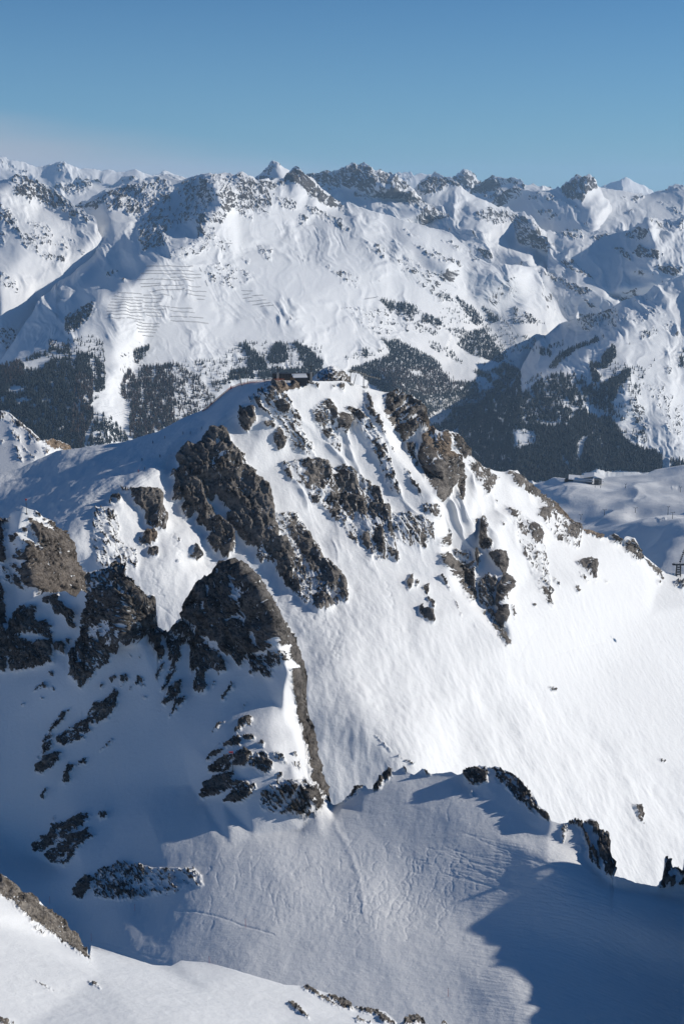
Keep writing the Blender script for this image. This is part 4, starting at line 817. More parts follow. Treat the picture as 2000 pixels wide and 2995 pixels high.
opp_lines = [
    BK('170,640,13300 200,612,13200 190,740,12600 230,700,12500'),
    pts('V1', '700,470,13100 850,390,12700 1050,310,12700 1280,265,12600 1568,215,12500')
    + pts('V2', '110,238,12300 300,188,12200 460,205,12100 560,195,12050 740,240,11900 960,260,12000 1115,142,12100 1220,190,12000 1400,350,12000 1568,480,12000')
    + pts('V3', '150,482,11900 430,558,11700 800,672,11300 1060,790,11100 1200,930,10700 1568,1010,10400') + pts('V4', '170,1040,10700 330,1250,10600 480,1540,10600') + BK('1760,1000,10500'),
    pts('V2', '600,210,11700 600,320,11500 600,430,11200 500,390,10900 415,350,10700') + pts('V2', '440,470,10350 340,540,10100 300,640,9850 320,730,9700 240,770,9600 60,850,9350') + pts('V1', '1568,900,9300 1490,970,9150 1330,1080,8950 1200,1200,8700 1110,1220,8600 1040,1290,8500 930,1310,8400 870,1340,8350 880,1480,8150')
    + pts('V7', '780,130,8050 620,290,7850 540,320,7800 400,380,7700 240,460,7600 100,510,7500 0,540,7450'),
    # valley left of the arete
    pts('V1', '720,560,12900 790,620,12400 840,720,11500 920,800,11000 930,870,10700 900,960,10450 860,1060,10200 700,1230,9900 600,1240,9800 500,1330,9500 350,1430,9300 290,1568,9000') + BK('60,975,8900 0,1070,8300 -60,1100,8200'),
    pts('V1', '1040,700,11000 1200,740,10900 1110,850,10600 950,890,10600'), pts('V1', '1000,560,11600 1300,560,11500'), pts('V1', '1568,560,11400 1300,700,11000'),
    pts('V2', '60,600,11200 250,480,11500'), pts('V2', '0,360,12000 60,340,12050 40,560,11600'),
    pts('V1', '1300,330,12200 1460,350,12150 1330,440,12000'),
    pts('V1', '640,1220,9850 880,1160,9900 760,1100,10000'), pts('V1', '1000,1070,10000 1130,1050,9900'),
    # spurs on the sunlit face
    pts('V2', '1150,440,11500 1140,560,11200 1200,670,10900'), pts('V2', '930,360,11600 940,480,11300'),
    pts('V3', '0,640,11000 150,700,10700 230,860,10200 420,980,9900'), pts('V3', '750,1060,9900 1000,1220,9900 1200,1360,10000 1300,1540,10000'),
    pts('V3', '630,800,10500 760,900,10200 970,1030,9850'), pts('V3', '950,940,10300 1100,1040,10200'),
    BK('550,900,8500 700,930,8500 850,900,8700'), BK('700,750,9500 900,780,9500'), BK('600,1100,7600 900,1060,7900 1080,1080,8200'),
    BK('340,940,7950 420,960,8050'), pts('V7', '1050,440,7600 1080,560,7450 950,800,7200 1000,1100,6900'), pts('V7', '1350,130,8250 1230,500,7800 1150,700,7500 1130,1000,7100'),
    pts('V7', '700,480,7550 760,800,7150'), BK('-60,1420,6600 300,1420,6600 600,1350,6750 900,1300,6900 1150,1380,7300 1400,1320,8000'),
    BK('1250,1230,8200 1400,1180,8650 1470,1130,9100 1520,1080,9500'), BK('1180,1050,8600 1300,1080,8800 1400,1050,9200'),
    pts('V6', '500,640,7900 800,700,8150 1200,800,8500'), pts('V4', '0,1100,10200 120,1300,10300 400,1540,10400')]
layer('opposite_mountain', crestO, BK('-60,1440 1760,1440'), -200, 1700, opp_lines, far_mat, OPP_ROCK, step=2.3, sg=2.4, ang=50, seed=51, jag=2.6, warp=5, rockamp=6,
      streak=(18, 5), fleckfine=.12, far=(13, 130, 44, 58, .55, .6), back=(.6, 2500), nfleck=.6, tmod=lambda u, v: 1 - .00013 * min(max(1300 - u, 0), 1100))

# ---- sunlit mountain at the left, beyond the fold
layer('left_mountain', pts('V1', '-120,260 0,240 80,235 130,210 180,195 240,215 300,260 400,285 470,310 560,370 640,440 700,495 770,515 800,560 860,570 890,610 900,700 1000,900'), BK('-60,1120 330,1120'), -200, 300,
      [pts('V1', '-120,260,10400 0,240,10400 180,195,10350 300,260,10300 470,310,10300 640,440,10200 770,515,10000 890,610,9800 1000,900,9500'),
       pts('V1', '0,420,9700 100,490,9650 250,600,9550 330,640,9500 500,650,9600 700,720,9600 880,760,9500'),
       pts('V1', '0,340,10000 240,500,9900 400,520,10100 600,640,9800'), pts('V1', '160,600,9450 200,720,9250 330,860,9100 600,980,9150'),
       pts('V1', '0,1200,8500 250,1300,8600 350,1400,8650 300,1568,8350') + BK('0,1080,7800'), pts('V1', '300,1100,8850 600,1120,9000 850,1160,9150'),
       pts('V1', '0,900,9000 150,1000,8850'), BK('-60,1120,8000 330,1120,8400')],
      far_mat, '''V1 .68 4 50: 80,240 180,195 260,220 400,285 470,310 640,440 700,500 600,500 480,520 400,460 300,400 280,470 250,400 150,400 110,330
V1 .6 3 55: 560,500 780,520 760,570 640,600; 0,470 100,520 150,600 180,700 330,780 360,880 250,860 150,720 0,600; 300,880 480,900 600,960 580,1010 420,970; 720,880 770,900 750,930; 780,560 880,590 830,640 760,610
V1 .4 2 30: 250,600 420,640 500,740 460,880 300,800; 600,760 700,800 600,900 480,850; 0,700 80,760 40,860 0,860; 0,1060 200,1250 200,1300 0,1200
V7 .5 2: 0,160 150,200 150,300 60,380 0,360''', step=2.4, sg=2, ang=55, seed=61, jag=1.2, warp=5, rockamp=6, streak=(18, 5), fleckfine=.12,
      far=(10, 100, 40, 58, .55, .6), back=(.6, 2500), nfleck=.6)

# ---- ranges beyond
F = lambda A=20, th=.42, w_=.45, Lx=90, Ly=34, a=60: (A, Lx, Ly, a, th, w_)
def rng_layer(name, crest, u0, u1, vb, t_c, t_b, seed, rocks='', extra=(), mt=None, **kw):
    L = [[(p[0], p[1], t_c) for p in crest], [(u0 - 40, vb, t_b), (u1 + 40, vb, t_b)]] + [list(e) for e in extra]
    far = kw.pop('far', F())
    layer(name, crest, BK('%f,%f %f,%f' % (u0 - 40, vb, u1 + 40, vb)), u0, u1, L, mt or far_mat, rocks, step=2.4, sg=kw.pop('sg', 2.2), seed=seed, jag=kw.pop('jag', 3.4), warp=4, tmod=kw.pop('tmod', None),
          rockamp=5, streak=(16, 5), fleckfine=.12, far=far, back=(.5, 3500), nfleck=.6, ang=kw.pop('ang', 55), **kw)
rng_layer12 = lambda *a, **k: rng_layer(*a, tmod=lambda u, v: 1.12, **k)
vfar = terrain_mat('distant_snow', 14.0, rock=((.05, .05, .052), (.09, .083, .078), (.13, .12, .11)), bump=.3)
rng_layer12('second_ridge', pts('V2', '1150,250 1200,190 1300,190 1360,175 1430,160 1500,170 1568,140') + pts('V3', '0,135 60,120 120,96 150,112 200,98 250,120 310,170 360,200 430,205 500,222 560,250 640,310 700,370 760,450 850,500 930,530 1000,560 1060,590 1120,640 1180,700 1210,740 1300,900'),
          880, 1400, 760, 12500, 10900, 71, '''V3 .74 4 40: 0,140 120,96 250,120 430,205 560,250 640,310 560,320 420,300 300,290 200,330 130,300 60,330 0,280
V3 .6 3: 600,330 760,440 930,530 1060,600 1060,660 900,640 760,560 600,480 560,430; 60,370 250,330 640,350 500,400 250,440; 1130,650 1190,700 1240,790 1180,730
V2 .5 3: 1220,190 1568,170 1568,330 1400,330 1250,240''',
          extra=[pts('V3', '200,98,12300 360,300,12050 500,330,11950 640,340,11900 700,400,11850 830,500,11700 1050,600,11400 1200,740,11100'), pts('V3', '120,96,12400 150,260,12350 200,400,12300')])
rng_layer12('third_ridge', pts('V3', '620,340 680,290 760,250 830,200 900,205 1000,235 1060,280 1180,370 1250,410 1350,440 1430,495 1500,520 1568,535')
          + pts('V4', '60,545 150,575 200,620 300,700 350,710 450,775 600,860 730,940 830,1000 900,1020 1030,1100 1120,1140 1220,1200 1270,1240 1400,1330'),
          1190, 1960, 1010, 12600, 9300, 73, '''V3 .66 4: 700,290 830,200 1000,240 1100,320 960,300 880,360 760,400 680,330; 1180,560 1350,500 1568,540 1568,640 1400,650 1250,620
V4 .66 4 35: 0,560 100,570 200,650 280,720 360,830 340,870 240,880 80,840 0,720
V4 .66 3 45: 0,440 100,480 140,560 60,540; 440,980 560,960 620,1050 750,1130 720,1150 560,1100 480,1040; 210,1090 400,1110 480,1160 730,1260 700,1300 560,1280 400,1180 300,1140; 740,1080 900,1180 1050,1270 1090,1320 950,1320 850,1230; 620,1310 720,1380 800,1420 700,1410
V3 .74 3 40: 1200,860 1300,880 1400,970 1370,1010 1280,960; 1180,690 1230,760 1250,800 1200,760
V4 .5 2: 240,1300 360,1500 330,1500; 400,1450 450,1568''',
          extra=[pts('V3', '620,340,12600 830,200,12700 1060,280,12500 1430,495,11900') + pts('V4', '60,545,11600 200,620,11300 350,710,11100 600,860,10700 830,1000,10300 1120,1140,9900 1270,1240,9700 1400,1330,9500'),
                 pts('V4', '200,640,11000 300,760,10700 370,860,10450 500,940,10250 620,1060,10050 780,1150,9850 900,1300,9500'),
                 pts('V4', '0,880,11200 250,900,10900 400,900,10600'), pts('V4', '200,1040,10500 400,1070,10250'), pts('V3', '800,560,12100 1050,540,12000'), pts('V3', '1200,720,10900 1300,740,10850 1400,860,10700 1568,890,10500'),
                 pts('V4', '150,930,10400 220,1090,10000 350,1300,9600')])
rng_layer12('fourth_ridge', pts('V4', '340,700 380,735 500,718 700,748 860,718 1000,718 1090,700 1150,670 1185,640 1205,585 1240,582 1300,600 1350,622 1450,585 1500,590 1568,580 1700,560'),
          1600, 2240, 880, 11000, 9700, 75, '''V4 .7 4: 440,730 620,740 640,780 560,790 440,760; 700,770 850,720 880,750 760,800; 1000,760 1190,660 1250,720 1200,790 1080,800; 880,860 1000,860 1100,960 1080,990 950,900; 1150,830 1380,910 1350,960 1200,970 1080,920; 1250,1030 1568,1030 1500,1120 1350,1100
V4 .55 3 60: 1200,590 1350,620 1568,600 1568,740 1450,700 1350,680''',
          extra=[pts('V4', '380,735,10900 700,748,10800 1000,718,10600 1205,585,10300 1350,622,10500 1568,580,10800'), pts('V4', '1205,585,10300 1190,660,10150 1260,740,10050 1320,860,9900 1400,960,9800 1568,1010,9700'),
                 pts('V4', '600,860,10500 850,1000,10200 1000,1100,9900'), pts('V4', '1130,1070,9700 1250,1110,9650 1350,1180,9600')], far=F(17, .45, .5))
rng_layer12('fifth_ridge', pts('V4', '700,290 770,300 860,315 950,325 1050,345 1200,385 1260,360 1300,345 1420,322 1430,298 1500,300 1568,295 1700,290'), 1700, 2240, 700, 14000, 11500, 77,
          'V4 .6 3 10: 980,390 1200,390 1150,440 1000,420; 1300,440 1460,450 1400,480; 1000,530 1120,530 1060,560; 1140,570 1220,550; 1410,500 1568,490 1568,600 1480,560; 1380,330 1568,300 1568,320 1420,345', far=F(12, .55, .5))
rng_layer12('glacier_peak', pts('V4', '-400,700 -200,430 -60,330 0,310 100,330 200,350 340,340 390,330 405,310 430,330 450,310 500,285 560,240 605,210 630,235 650,225 682,203 715,215 740,265 770,295 800,320 830,400 1000,480 1100,600'), 1380, 1860, 770, 13500, 11900, 79,
          '''V4 .86 5 70: 390,310 500,285 605,210 682,203 720,220 770,310 720,330 660,390 650,470 540,420 470,400 440,330
V4 .45 3: 60,400 300,370 460,430 600,480 620,540 450,470 200,440; 200,500 340,500 460,600 350,620 250,560; 560,600 700,640 700,680; 790,590 1000,600 1100,630 950,640''',
          extra=[pts('V4', '682,203,13300 680,320,13000 650,460,12700'), pts('V4', '800,320,13400 820,480,12700 700,560,12300 740,720,11800')], far=F(9, .5, .5))
rng_layer('west_peaks', pts('V3', '1150,420 1180,330 1260,270 1330,232 1390,208 1440,215 1500,225 1568,214') + pts('V4', '0,222 40,225 80,270 130,285 180,270 240,312 300,300 340,298 370,330 400,340 440,400'), 1365, 1640, 660, 17600, 15700, 81,
          'V3 .7 4 60: 1200,330 1390,215 1500,360 1568,420 1568,520 1400,450 1300,380 1220,360\nV4 .6 3 50: 0,230 80,270 130,330 100,420 0,420', far=F(14, .42, .45), mt=vfar)
rng_layer('dark_pyramid', pts('V3', '950,260 1000,240 1060,205 1090,175 1120,150 1150,172 1180,190 1230,250 1280,285 1320,340'), 1310, 1412, 620, 19500, 18200, 83, 'V3 .78 4 60: 1000,245 1120,150 1190,200 1280,290 1200,350 1100,310', far=F(12, .4, .4, 60, 24), mt=vfar,
          extra=[pts('V3', '1120,150,19200 1140,260,18700 1200,350,18400')])
rng_layer('pyramid_peak', pts('V2', '660,260 700,238 750,225 800,200 840,170 880,138 920,95 950,72 975,85 1000,103 1030,120 1060,140 1090,150 1130,165 1180,230'), 720, 870, 590, 15500, 13800, 85, 'V2 .62 3 60: 850,160 950,75 1000,100 940,150 900,200; 760,240 850,200 1000,240 1000,270 850,260', far=F(9, .5, .45, 60, 24),
          extra=[pts('V2', '950,72,15200 975,150,14600 1030,230,14100')], mt=vfar)
rng_layer('hazy_range', pts('V3', '380,215 470,210 520,190 560,175 600,185 640,188 660,200 690,180 725,172 745,185 800,190 850,200 900,205 980,212 1020,235 1060,260'), 1120, 1350, 590, 27000, 24000, 87, 'V3 .6 3: 470,210 640,185 660,260 560,260', far=F(10, .45, .45, 50, 20), mt=vfar)
rng_layer('white_summit', pts('V4', '780,320 830,300 860,285 900,265 940,255 980,243 1005,225 1030,210 1060,225 1100,255 1150,280 1200,288 1220,300 1240,320 1270,342 1320,380'), 1750, 1925, 600, 29000, 26000, 89, '', far=F(8, .75, .4, 50, 20), jag=.8, mt=vfar,
          extra=[pts('V4', '1030,210,28500 1010,280,27600 1020,340,27000')])
rng_layer('far_range', pts('V1', '-120,60 0,40 60,33 100,55 130,60 210,70 250,95 290,100 330,120 430,105 470,100 520,92 560,88 600,80 640,98 680,120 720,140 750,140 780,130 900,140 930,162 970,155 1020,150 1060,170 1150,175 1200,155 1240,145 1290,165 1330,175 1390,190 1440,185 1480,170 1520,155 1600,180')
          + pts('V2', '120,225 200,240 400,250 560,250 700,240 800,260'), -200, 800, 720, 24000, 17000, 91, 'V1 .5 3 50: 0,40 60,35 100,100 300,200 200,200 0,120; 440,110 600,80 640,180 560,180 500,150', far=F(15, .45, .45, 100, 36), mt=vfar,
          extra=[pts('V1', '-100,130,21000 140,180,20500 300,240,20000 400,250,19500 600,110,21500 700,300,18500'), pts('V1', '480,300,17800 720,250,18200 860,240,18000 1050,260,17800 1300,220,18500')])
rng_layer('inner_ridge', pts('V1', '440,340 490,300 540,290 620,283 680,262 730,255 780,258 830,245 870,235 900,230 960,290 1000,310 1100,240 1200,225 1300,225 1400,200 1500,195 1568,200') + pts('V2', '40,220 100,215 160,235'), 130, 560, 640, 15000, 13000, 93,
          'V1 .62 3: 500,310 730,260 830,250 840,320 700,380 560,350; 1050,260 1200,230 1300,230 1200,270', far=F(12, .46, .45), mt=vfar)

# ---- rocky shoulder of the photographer's own summit, out of the frame on the right: it throws the shadow over the bowl
def shoulder():
    out = [(1545, 2560), (1490, 2575), (1452, 2592), (1425, 2620), (1405, 2665), (1403, 2720), (1420, 2745), (1450, 2780), (1462, 2812), (1500, 2835), (1512, 2860), (1505, 2925), (1540, 2945), (1556, 2975), (1563, 3010), (1600, 3060)]
    top = []
    for k, (a, b) in enumerate(out):
        p = Vector(ground('snow_bowl', a, b)); top.append(p + SUNV * (112 + 5 * math.sin(k * 1.7)))
    last = top[-1]
    for k in range(1, 8): top.append(last + Vector((4 * k, -22 * k, 7 * k + 5 * math.sin(k * 2.1))))
    f0 = top[0]
    pre = [f0 + Vector((2, 5, -34)), f0 + Vector((1, 2, -14))]
    top = pre + top
    P = []
    dense = []
    for k in range(len(top) - 1):
        for q in range(6): dense.append(top[k].lerp(top[k + 1], q / 6))
    dense.append(top[-1])
    n = len(dense); rows = []
    for w_ in range(-14, 15):
        row = []
        for k, p in enumerate(dense):
            d = abs(w_) / 14.0; side = 1 if w_ > 0 else -1
            q = p + Vector((side * ((3 + 85 * d) if side > 0 else (2 + 12 * d)) * d, 0, -150 * d ** 1.25))
            q = q + Vector((0, 0, (1 - d) * 2.2 * float(fbm(np.array([k / 13.0]), np.array([.5]), 3, 79)[0])))
            g = float(fbm(np.array([k / 5.0]), np.array([w_ / 3.0]), 4, 77)[0]) * 7 * min(1, d * 5)
            row.append(q + Vector((g * .6, g * .5, g * .4)))
        rows.append(row)
    V = [tuple(p) for r in rows for p in r]; Fc = []
    for j in range(len(rows) - 1):
        for i in range(n - 1): Fc.append((j * n + i, j * n + i + 1, (j + 1) * n + i + 1, (j + 1) * n + i))
    me = bpy.data.meshes.new('rocky_shoulder'); me.from_pydata(V, [], Fc)
    a = me.attributes.new('rock', 'FLOAT', 'POINT'); a.data.foreach_set('value', np.full(len(V), .8, np.float32))
    me.materials.append(bpy.data.materials['crag_snow']); o = bpy.data.objects.new('mountain_shoulder', me); COL.objects.link(o); tag(o, kind='structure')
shoulder()

# ============================================================ mesh helpers for the objects
def simple_mat(name, col, rough=.6, metal=0.0, var=.15, scale=3.0):
    m, nt = newmat(name); L = nt.links.new
    tc = N(nt, 'ShaderNodeTexCoord'); n = noise(nt, tc.outputs['Object'], scale, 4, .6)
    c = ramp(nt, n, [(.3, tuple(x * (1 - var) for x in col)), (.7, tuple(min(1, x * (1 + var)) for x in col))])
    b = N(nt, 'ShaderNodeBsdfPrincipled'); L(c, b.inputs['Base Color']); b.inputs['Roughness'].default_value = rough; b.inputs['Metallic'].default_value = metal
    o = N(nt, 'ShaderNodeOutputMaterial'); L(b.outputs[0], o.inputs[0]); return m
class MB:
    """collects pieces that become one mesh"""
    def __init__(s): s.v = []; s.f = []
    def add(s, V, F):
        k = len(s.v); s.v += [tuple(p) for p in V]; s.f += [tuple(i + k for i in f) for f in F]; return s
    def box(s, c, d, rz=0.0, taper=1.0):
        cx, cy, cz = c; x, y, z = d[0] / 2, d[1] / 2, d[2] / 2; V = []
        for sz, t in ((-1, 1), (1, taper)):
            for sx, sy in ((-1, -1), (1, -1), (1, 1), (-1, 1)):
                a, b = sx * x * t, sy * y * t
                V.append((cx + a * math.cos(rz) - b * math.sin(rz), cy + a * math.sin(rz) + b * math.cos(rz), cz + sz * z))
        return s.add(V, [(3, 2, 1, 0), (4, 5, 6, 7), (0, 1, 5, 4), (1, 2, 6, 5), (2, 3, 7, 6), (3, 0, 4, 7)])
    def tube(s, a, b, r0, r1=None, n=8):
        a, b = Vector(a), Vector(b); r1 = r0 if r1 is None else r1; d = (b - a).normalized()
        u = d.orthogonal().normalized(); w_ = d.cross(u); V = []
        for p, r in ((a, r0), (b, r1)):
            for k in range(n):
                t = 2 * math.pi * k / n; V.append(p + (u * math.cos(t) + w_ * math.sin(t)) * r)
        F = [(k, (k + 1) % n, n + (k + 1) % n, n + k) for k in range(n)] + [tuple(range(n))[::-1], tuple(range(n, 2 * n))]
        return s.add(V, F)
    def loft(s, rings, cap=True):
        n = len(rings[0]); V = [p for r in rings for p in r]; F = []
        for j in range(len(rings) - 1):
            for k in range(n): F.append((j * n + k, j * n + (k + 1) % n, (j + 1) * n + (k + 1) % n, (j + 1) * n + k))
        if cap: F += [tuple(range(n))[::-1], tuple(range((len(rings) - 1) * n, len(rings) * n))]
        return s.add(V, F)
    def mesh(s, name, m, smooth_=False):
        me = bpy.data.meshes.new(name); me.from_pydata(s.v, [], s.f); me.materials.append(m); me.update()
        if smooth_: me.polygons.foreach_set('use_smooth', [True] * len(me.polygons))
        return me
    def build(s, name, m, parent=None, smooth_=False):
        o = bpy.data.objects.new(name, s.mesh(name, m, smooth_)); COL.objects.link(o)
        if parent is not None: o.parent = parent
        return o
def empty(name, loc, rz=0.0, label=None, cat=None, group=None):
    o = bpy.data.objects.new(name, None); COL.objects.link(o); o.location = loc; o.rotation_euler = (0, 0, rz); o.empty_display_size = .5
    return tag(o, label, cat, group)
def copy_tree(o, parent=None):
    c = o.copy(); COL.objects.link(c)
    if parent is not None: c.parent = parent
    for ch in [x for x in bpy.data.objects if x.parent == o]: copy_tree(ch, c)
    return c
M_steel = simple_mat('galvanised_steel', (.22, .22, .21), .5, .6)
M_dark = simple_mat('dark_steel', (.045, .047, .05), .55, .4)
M_conc = simple_mat('concrete', (.48, .43, .37), .85, 0, .1, .6)
M_red = simple_mat('red_paint', (.55, .06, .05), .5)
M_orange = simple_mat('orange_net', (.75, .22, .10), .7)
M_char = simple_mat('charcoal_cladding', (.035, .042, .05), .6, .1)
M_snowc = simple_mat('roof_snow', (.83, .835, .835), .8, 0, .02)
M_glass = simple_mat('dark_glass', (.02, .025, .03), .15)
M_white = simple_mat('white_shell', (.7, .7, .68), .4)
M_wood = simple_mat('weathered_wood', (.14, .095, .06), .8)
M_trunk = simple_mat('bark', (.07, .05, .04), .9)
M_green = simple_mat('conifer_needles', (.009, .019, .022), .8, 0, .6, .03)
M_larch = simple_mat('bare_larch_twigs', (.075, .052, .042), .9, 0, .3, .12)
V3_ = lambda p: Vector((float(p[0]), float(p[1]), float(p[2])))
def gp(name, u, v): return V3_(ground(name, u, v))
PXM = lambda t: t / FPX

# ============================================================ forest
FOR = Raster(-40, 2040, 560, 1440, 3.0)
for v_, d_, s_ in [
    ('V7', 1.0, '-60,560 0,540 100,510 180,490 230,560 240,640 200,720 120,720 60,780 0,790 -60,800'),
    ('V7', .85, '300,580 360,560 470,500 520,460 600,460 700,470 760,450 820,520 860,600 860,800 850,900 860,1000 800,1150 770,1300 640,1310 300,1200 0,960 -60,900 -60,820 60,780 130,800 300,780'),
    ('V7', .55, '230,470 480,370 600,330 645,330 640,430 500,420 240,500; 240,560 300,580 300,780 200,760 200,640'),
    ('V7', .6, '820,430 900,470 970,580 970,760 880,780 860,600; 600,420 820,430 860,600 700,480'),
    ('V7', .12, '380,480 620,290 900,260 1000,400 950,600 800,430 600,440'),
    ('V7', .8, '1130,640 1200,560 1250,640 1320,560 1450,540 1568,640 1600,640 1600,1060 1450,1140 1250,1220 1180,1180 1200,900 1120,800; 1230,400 1380,360 1370,420 1250,520'),
    ('V7', .5, '880,980 1000,1000 1150,1150 1180,1220 800,1290 860,1050; 600,120 880,30 740,180 640,250'),
    ('Z2', .5, '640,260 870,290 950,370 1000,430 870,520 620,600 600,560 600,400; 960,350 1060,330 1000,400'),
    ('Z2', .95, '1120,185 1160,200 1225,265 1225,290 1140,285; 1225,235 1265,160 1310,165 1325,240 1280,262 1230,250; 1345,160 1420,190 1480,250 1482,285 1400,285 1370,220; 1180,300 1250,285 1420,290 1480,285 1480,330 1180,332; 750,262 820,268 820,278 750,276; 1090,180 1130,165 1130,190; 1060,290 1160,285 1170,330 1050,330'),
    ('Z2', .14, '1000,230 1130,160 1480,170 1480,290 1240,300 1000,330 820,330 800,260'),
    ('V6', .97, '180,540 300,490 460,430 340,300 420,320 520,310 700,400 830,470 920,540 970,620 1010,680 1200,690 1240,640 1200,570 1350,600 1400,560 1480,520 1568,540 1640,600 1640,1568 1100,1568 900,1200 700,900 380,800 150,600 60,590 100,550'),
    ('V6', 1.0, '1050,340 1200,440 1430,515 1490,480 1430,380 1300,200 1180,230 1100,300'),
    ('V6', .5, '900,180 1100,300 1250,220 1140,200; 820,330 1000,400 1150,520 1140,540 900,420; 750,320 830,310 1000,400 900,430; 1260,100 1420,260 1500,400 1568,540 1450,400 1300,220; 720,190 880,230 860,260 720,220; 1240,510 1320,510 1310,540 1240,540'),
    ('V6', .9, '1150,0 1250,50 1290,130 1230,180 1150,80; 750,80 900,150 910,175 860,180 740,130; 1340,60 1430,100 1420,150 1350,110; 180,400 240,400 235,465 180,450'),
    ('V6', .12, '0,430 400,380 340,440 60,500; 900,0 1568,100 1568,500 1300,150 900,150; 400,0 700,30 690,180 480,60; 240,360 340,380 340,440 240,440'),
    ('V3', .8, '340,1330 500,1360 680,1400 700,1480 600,1500 520,1480 430,1440 380,1380; 1000,1280 1100,1350 1200,1400 1270,1500 1290,1568 1150,1568 1130,1450; 730,1480 900,1520 920,1568 720,1568; 1330,1480 1420,1490 1440,1568 1340,1540'),
    ('V3', .5, '870,1300 960,1300 1020,1340 1000,1370 880,1330; 1260,1400 1320,1420 1400,1480 1340,1500'),
    ('V4', .35, '0,1480 180,1500 330,1568 0,1568'),
    ('V5', .62, '0,820 120,760 300,640 420,600 540,640 620,830 650,930 500,1060 200,1080 0,1080'),
    ('V5', .95, '0,1080 250,1060 500,1060 650,930 780,1020 880,990 1000,1200 1100,1290 1250,1300 1370,1360 1370,1480 900,1560 700,1600 0,1600'),
    ('V5', .97, '820,440 920,350 945,440 850,560 700,560 700,500 800,510; 700,560 800,640 790,700 730,700; 870,660 960,640 1010,580 1080,580 1060,650 960,740 940,860 900,870 860,800; 330,550 420,420 600,340 770,270 780,290 600,370 440,480 380,570; 240,380 360,400 340,450 250,440'),
    ('V5', .55, '540,620 660,640 680,730 600,720; 620,740 860,700 900,900 940,1000 900,1000 640,850; 100,690 260,600 270,620 130,700; 1520,400 1568,400 1568,560 1500,540; 1440,1410 1600,1390 1600,1490 1430,1480'),
    ('V5', .3, '0,250 200,280 220,400 0,420; 980,1150 1200,1130 1240,1240 1150,1250; 580,90 800,60 860,100 600,200; 1160,250 1330,200 1300,260 1170,310; 320,340 480,300 500,340 320,380; 1100,700 1170,700 1165,830 1140,830'),
    ('V5', .1, '850,400 1080,560 1300,480 1300,500 1080,1000 900,1100; 1060,330 1090,340 1080,400 1060,400')]:
    for q in s_.split(';'): FOR.poly(pts(v_, q), d_)
for v_, s_ in [('V6', '760,1010 860,950 1000,930 1010,960 900,1070 800,1080'), ('V6', '1210,640 1300,640 1385,740 1330,770 1250,780'), ('V6', '1350,600 1480,660 1380,690'), ('V6', '610,570 720,590 760,640 650,620; 910,520 980,600 1060,690 1010,690 900,560'),
               ('V5', '0,1130 200,1120 210,1250 60,1300 0,1300; 590,1250 640,1180 700,1180 640,1280 620,1400 580,1400; 430,1340 500,1400 530,1460 480,1460; 250,1050 520,1070 520,1090 250,1080; 430,880 600,920 600,950 450,930'),
               ('V7', '140,830 300,850 290,890 150,880; 420,900 500,910 480,950; 600,900 660,920 620,960; 300,1040 400,1010 410,1030 320,1090; 870,800 960,790 930,840 880,860')]:
    for q in s_.split(';'): FOR.poly(pts(v_, q), 0.06, 'set')
rng = random.Random(11)
crR = LAYERS['right_hillside']; crR_u, crR_v = crR[0], crR[1][0]
def which(u, v):
    if u > 1205 and v >= float(np.interp(u, crR_u, crR_v)) - 1: return 'right_hillside'
    return 'opposite_mountain'
crM_u, crM_v = LAYERS['mountain_ridge'][0], LAYERS['mountain_ridge'][1][0]
trees = []
for k in range(300000):
    u = rng.uniform(-20, 2020); v = rng.uniform(575, 1425)
    if v > float(np.interp(u, crM_u, crM_v)) + 14 and u < 1540: continue
    d = float(FOR.get(np.array([u]), np.array([v]))[0])
    if d < .05 or rng.random() > d * (1.3 if d > .94 else .95): continue
    if d < .92 and float(gn(np.array([u / 16.0]), np.array([v / 12.0]), 5)[0]) > .25 + d * .5: continue
    if u > 1700 and v > 1378: continue
    if float(fbm(np.array([u / 20.0]), np.array([v / 34.0]), 3, 9)[0]) > (.32 if d < .9 else .62) and rng.random() < .8: continue
    lay = which(u, v)
    if lay == 'opposite_mountain' and u > 1660: continue
    trees.append((u, v, lay, d))
print('trees', len(trees))
BROWN = Raster(-40, 2040, 560, 1440, 4.0)
for v_, s_ in [('V7', '1120,540 1600,520 1600,1150 1180,1230 1120,800; 700,620 870,640 900,1000 760,1300 640,1250; 0,560 180,480 240,640 60,740'), ('Z2', '600,240 1000,280 1000,520 600,600'), ('V6', '300,560 900,560 1200,690 1000,800 500,800')]:
    for q in s_.split(';'): BROWN.poly(pts(v_, q), 1)
def tree_rings(kind, n, rg):
    """tapered crown of ragged tiers, unit height; returns MB"""
    b = MB(); tiers = 4 if kind == 0 else 3; base = .10
    for t in range(tiers):
        z0 = base + (1 - base) * t / tiers * .92; z1 = min(1.0, z0 + (1 - base) / tiers * 1.5) if t < tiers - 1 else 1.0
        r0 = (.17 if kind == 0 else .13) * (1 - z0 * .82)
        V = []
        for q in range(n):
            a = 2 * math.pi * q / n + t; r = r0 * rg.uniform(.7, 1.2)
            V.append((r * math.cos(a), r * math.sin(a), z0 + rg.uniform(-.03, .03)))
        V.append((rg.uniform(-.01, .01), rg.uniform(-.01, .01), z1)); V.append((0, 0, z0 + .02))
        b.add(V, [(q, (q + 1) % n, n) for q in range(n)] + [((q + 1) % n, q, n + 1) for q in range(n)])
    return b
rg2 = random.Random(3)
PROT = [tree_rings(0, 6, rg2) for _ in range(5)] + [tree_rings(1, 5, rg2) for _ in range(4)]
def size_of(tr):
    u, v, lay, d = tr; p = ground(lay, u, v); t = p[1] / CP
    return p, t
items = []
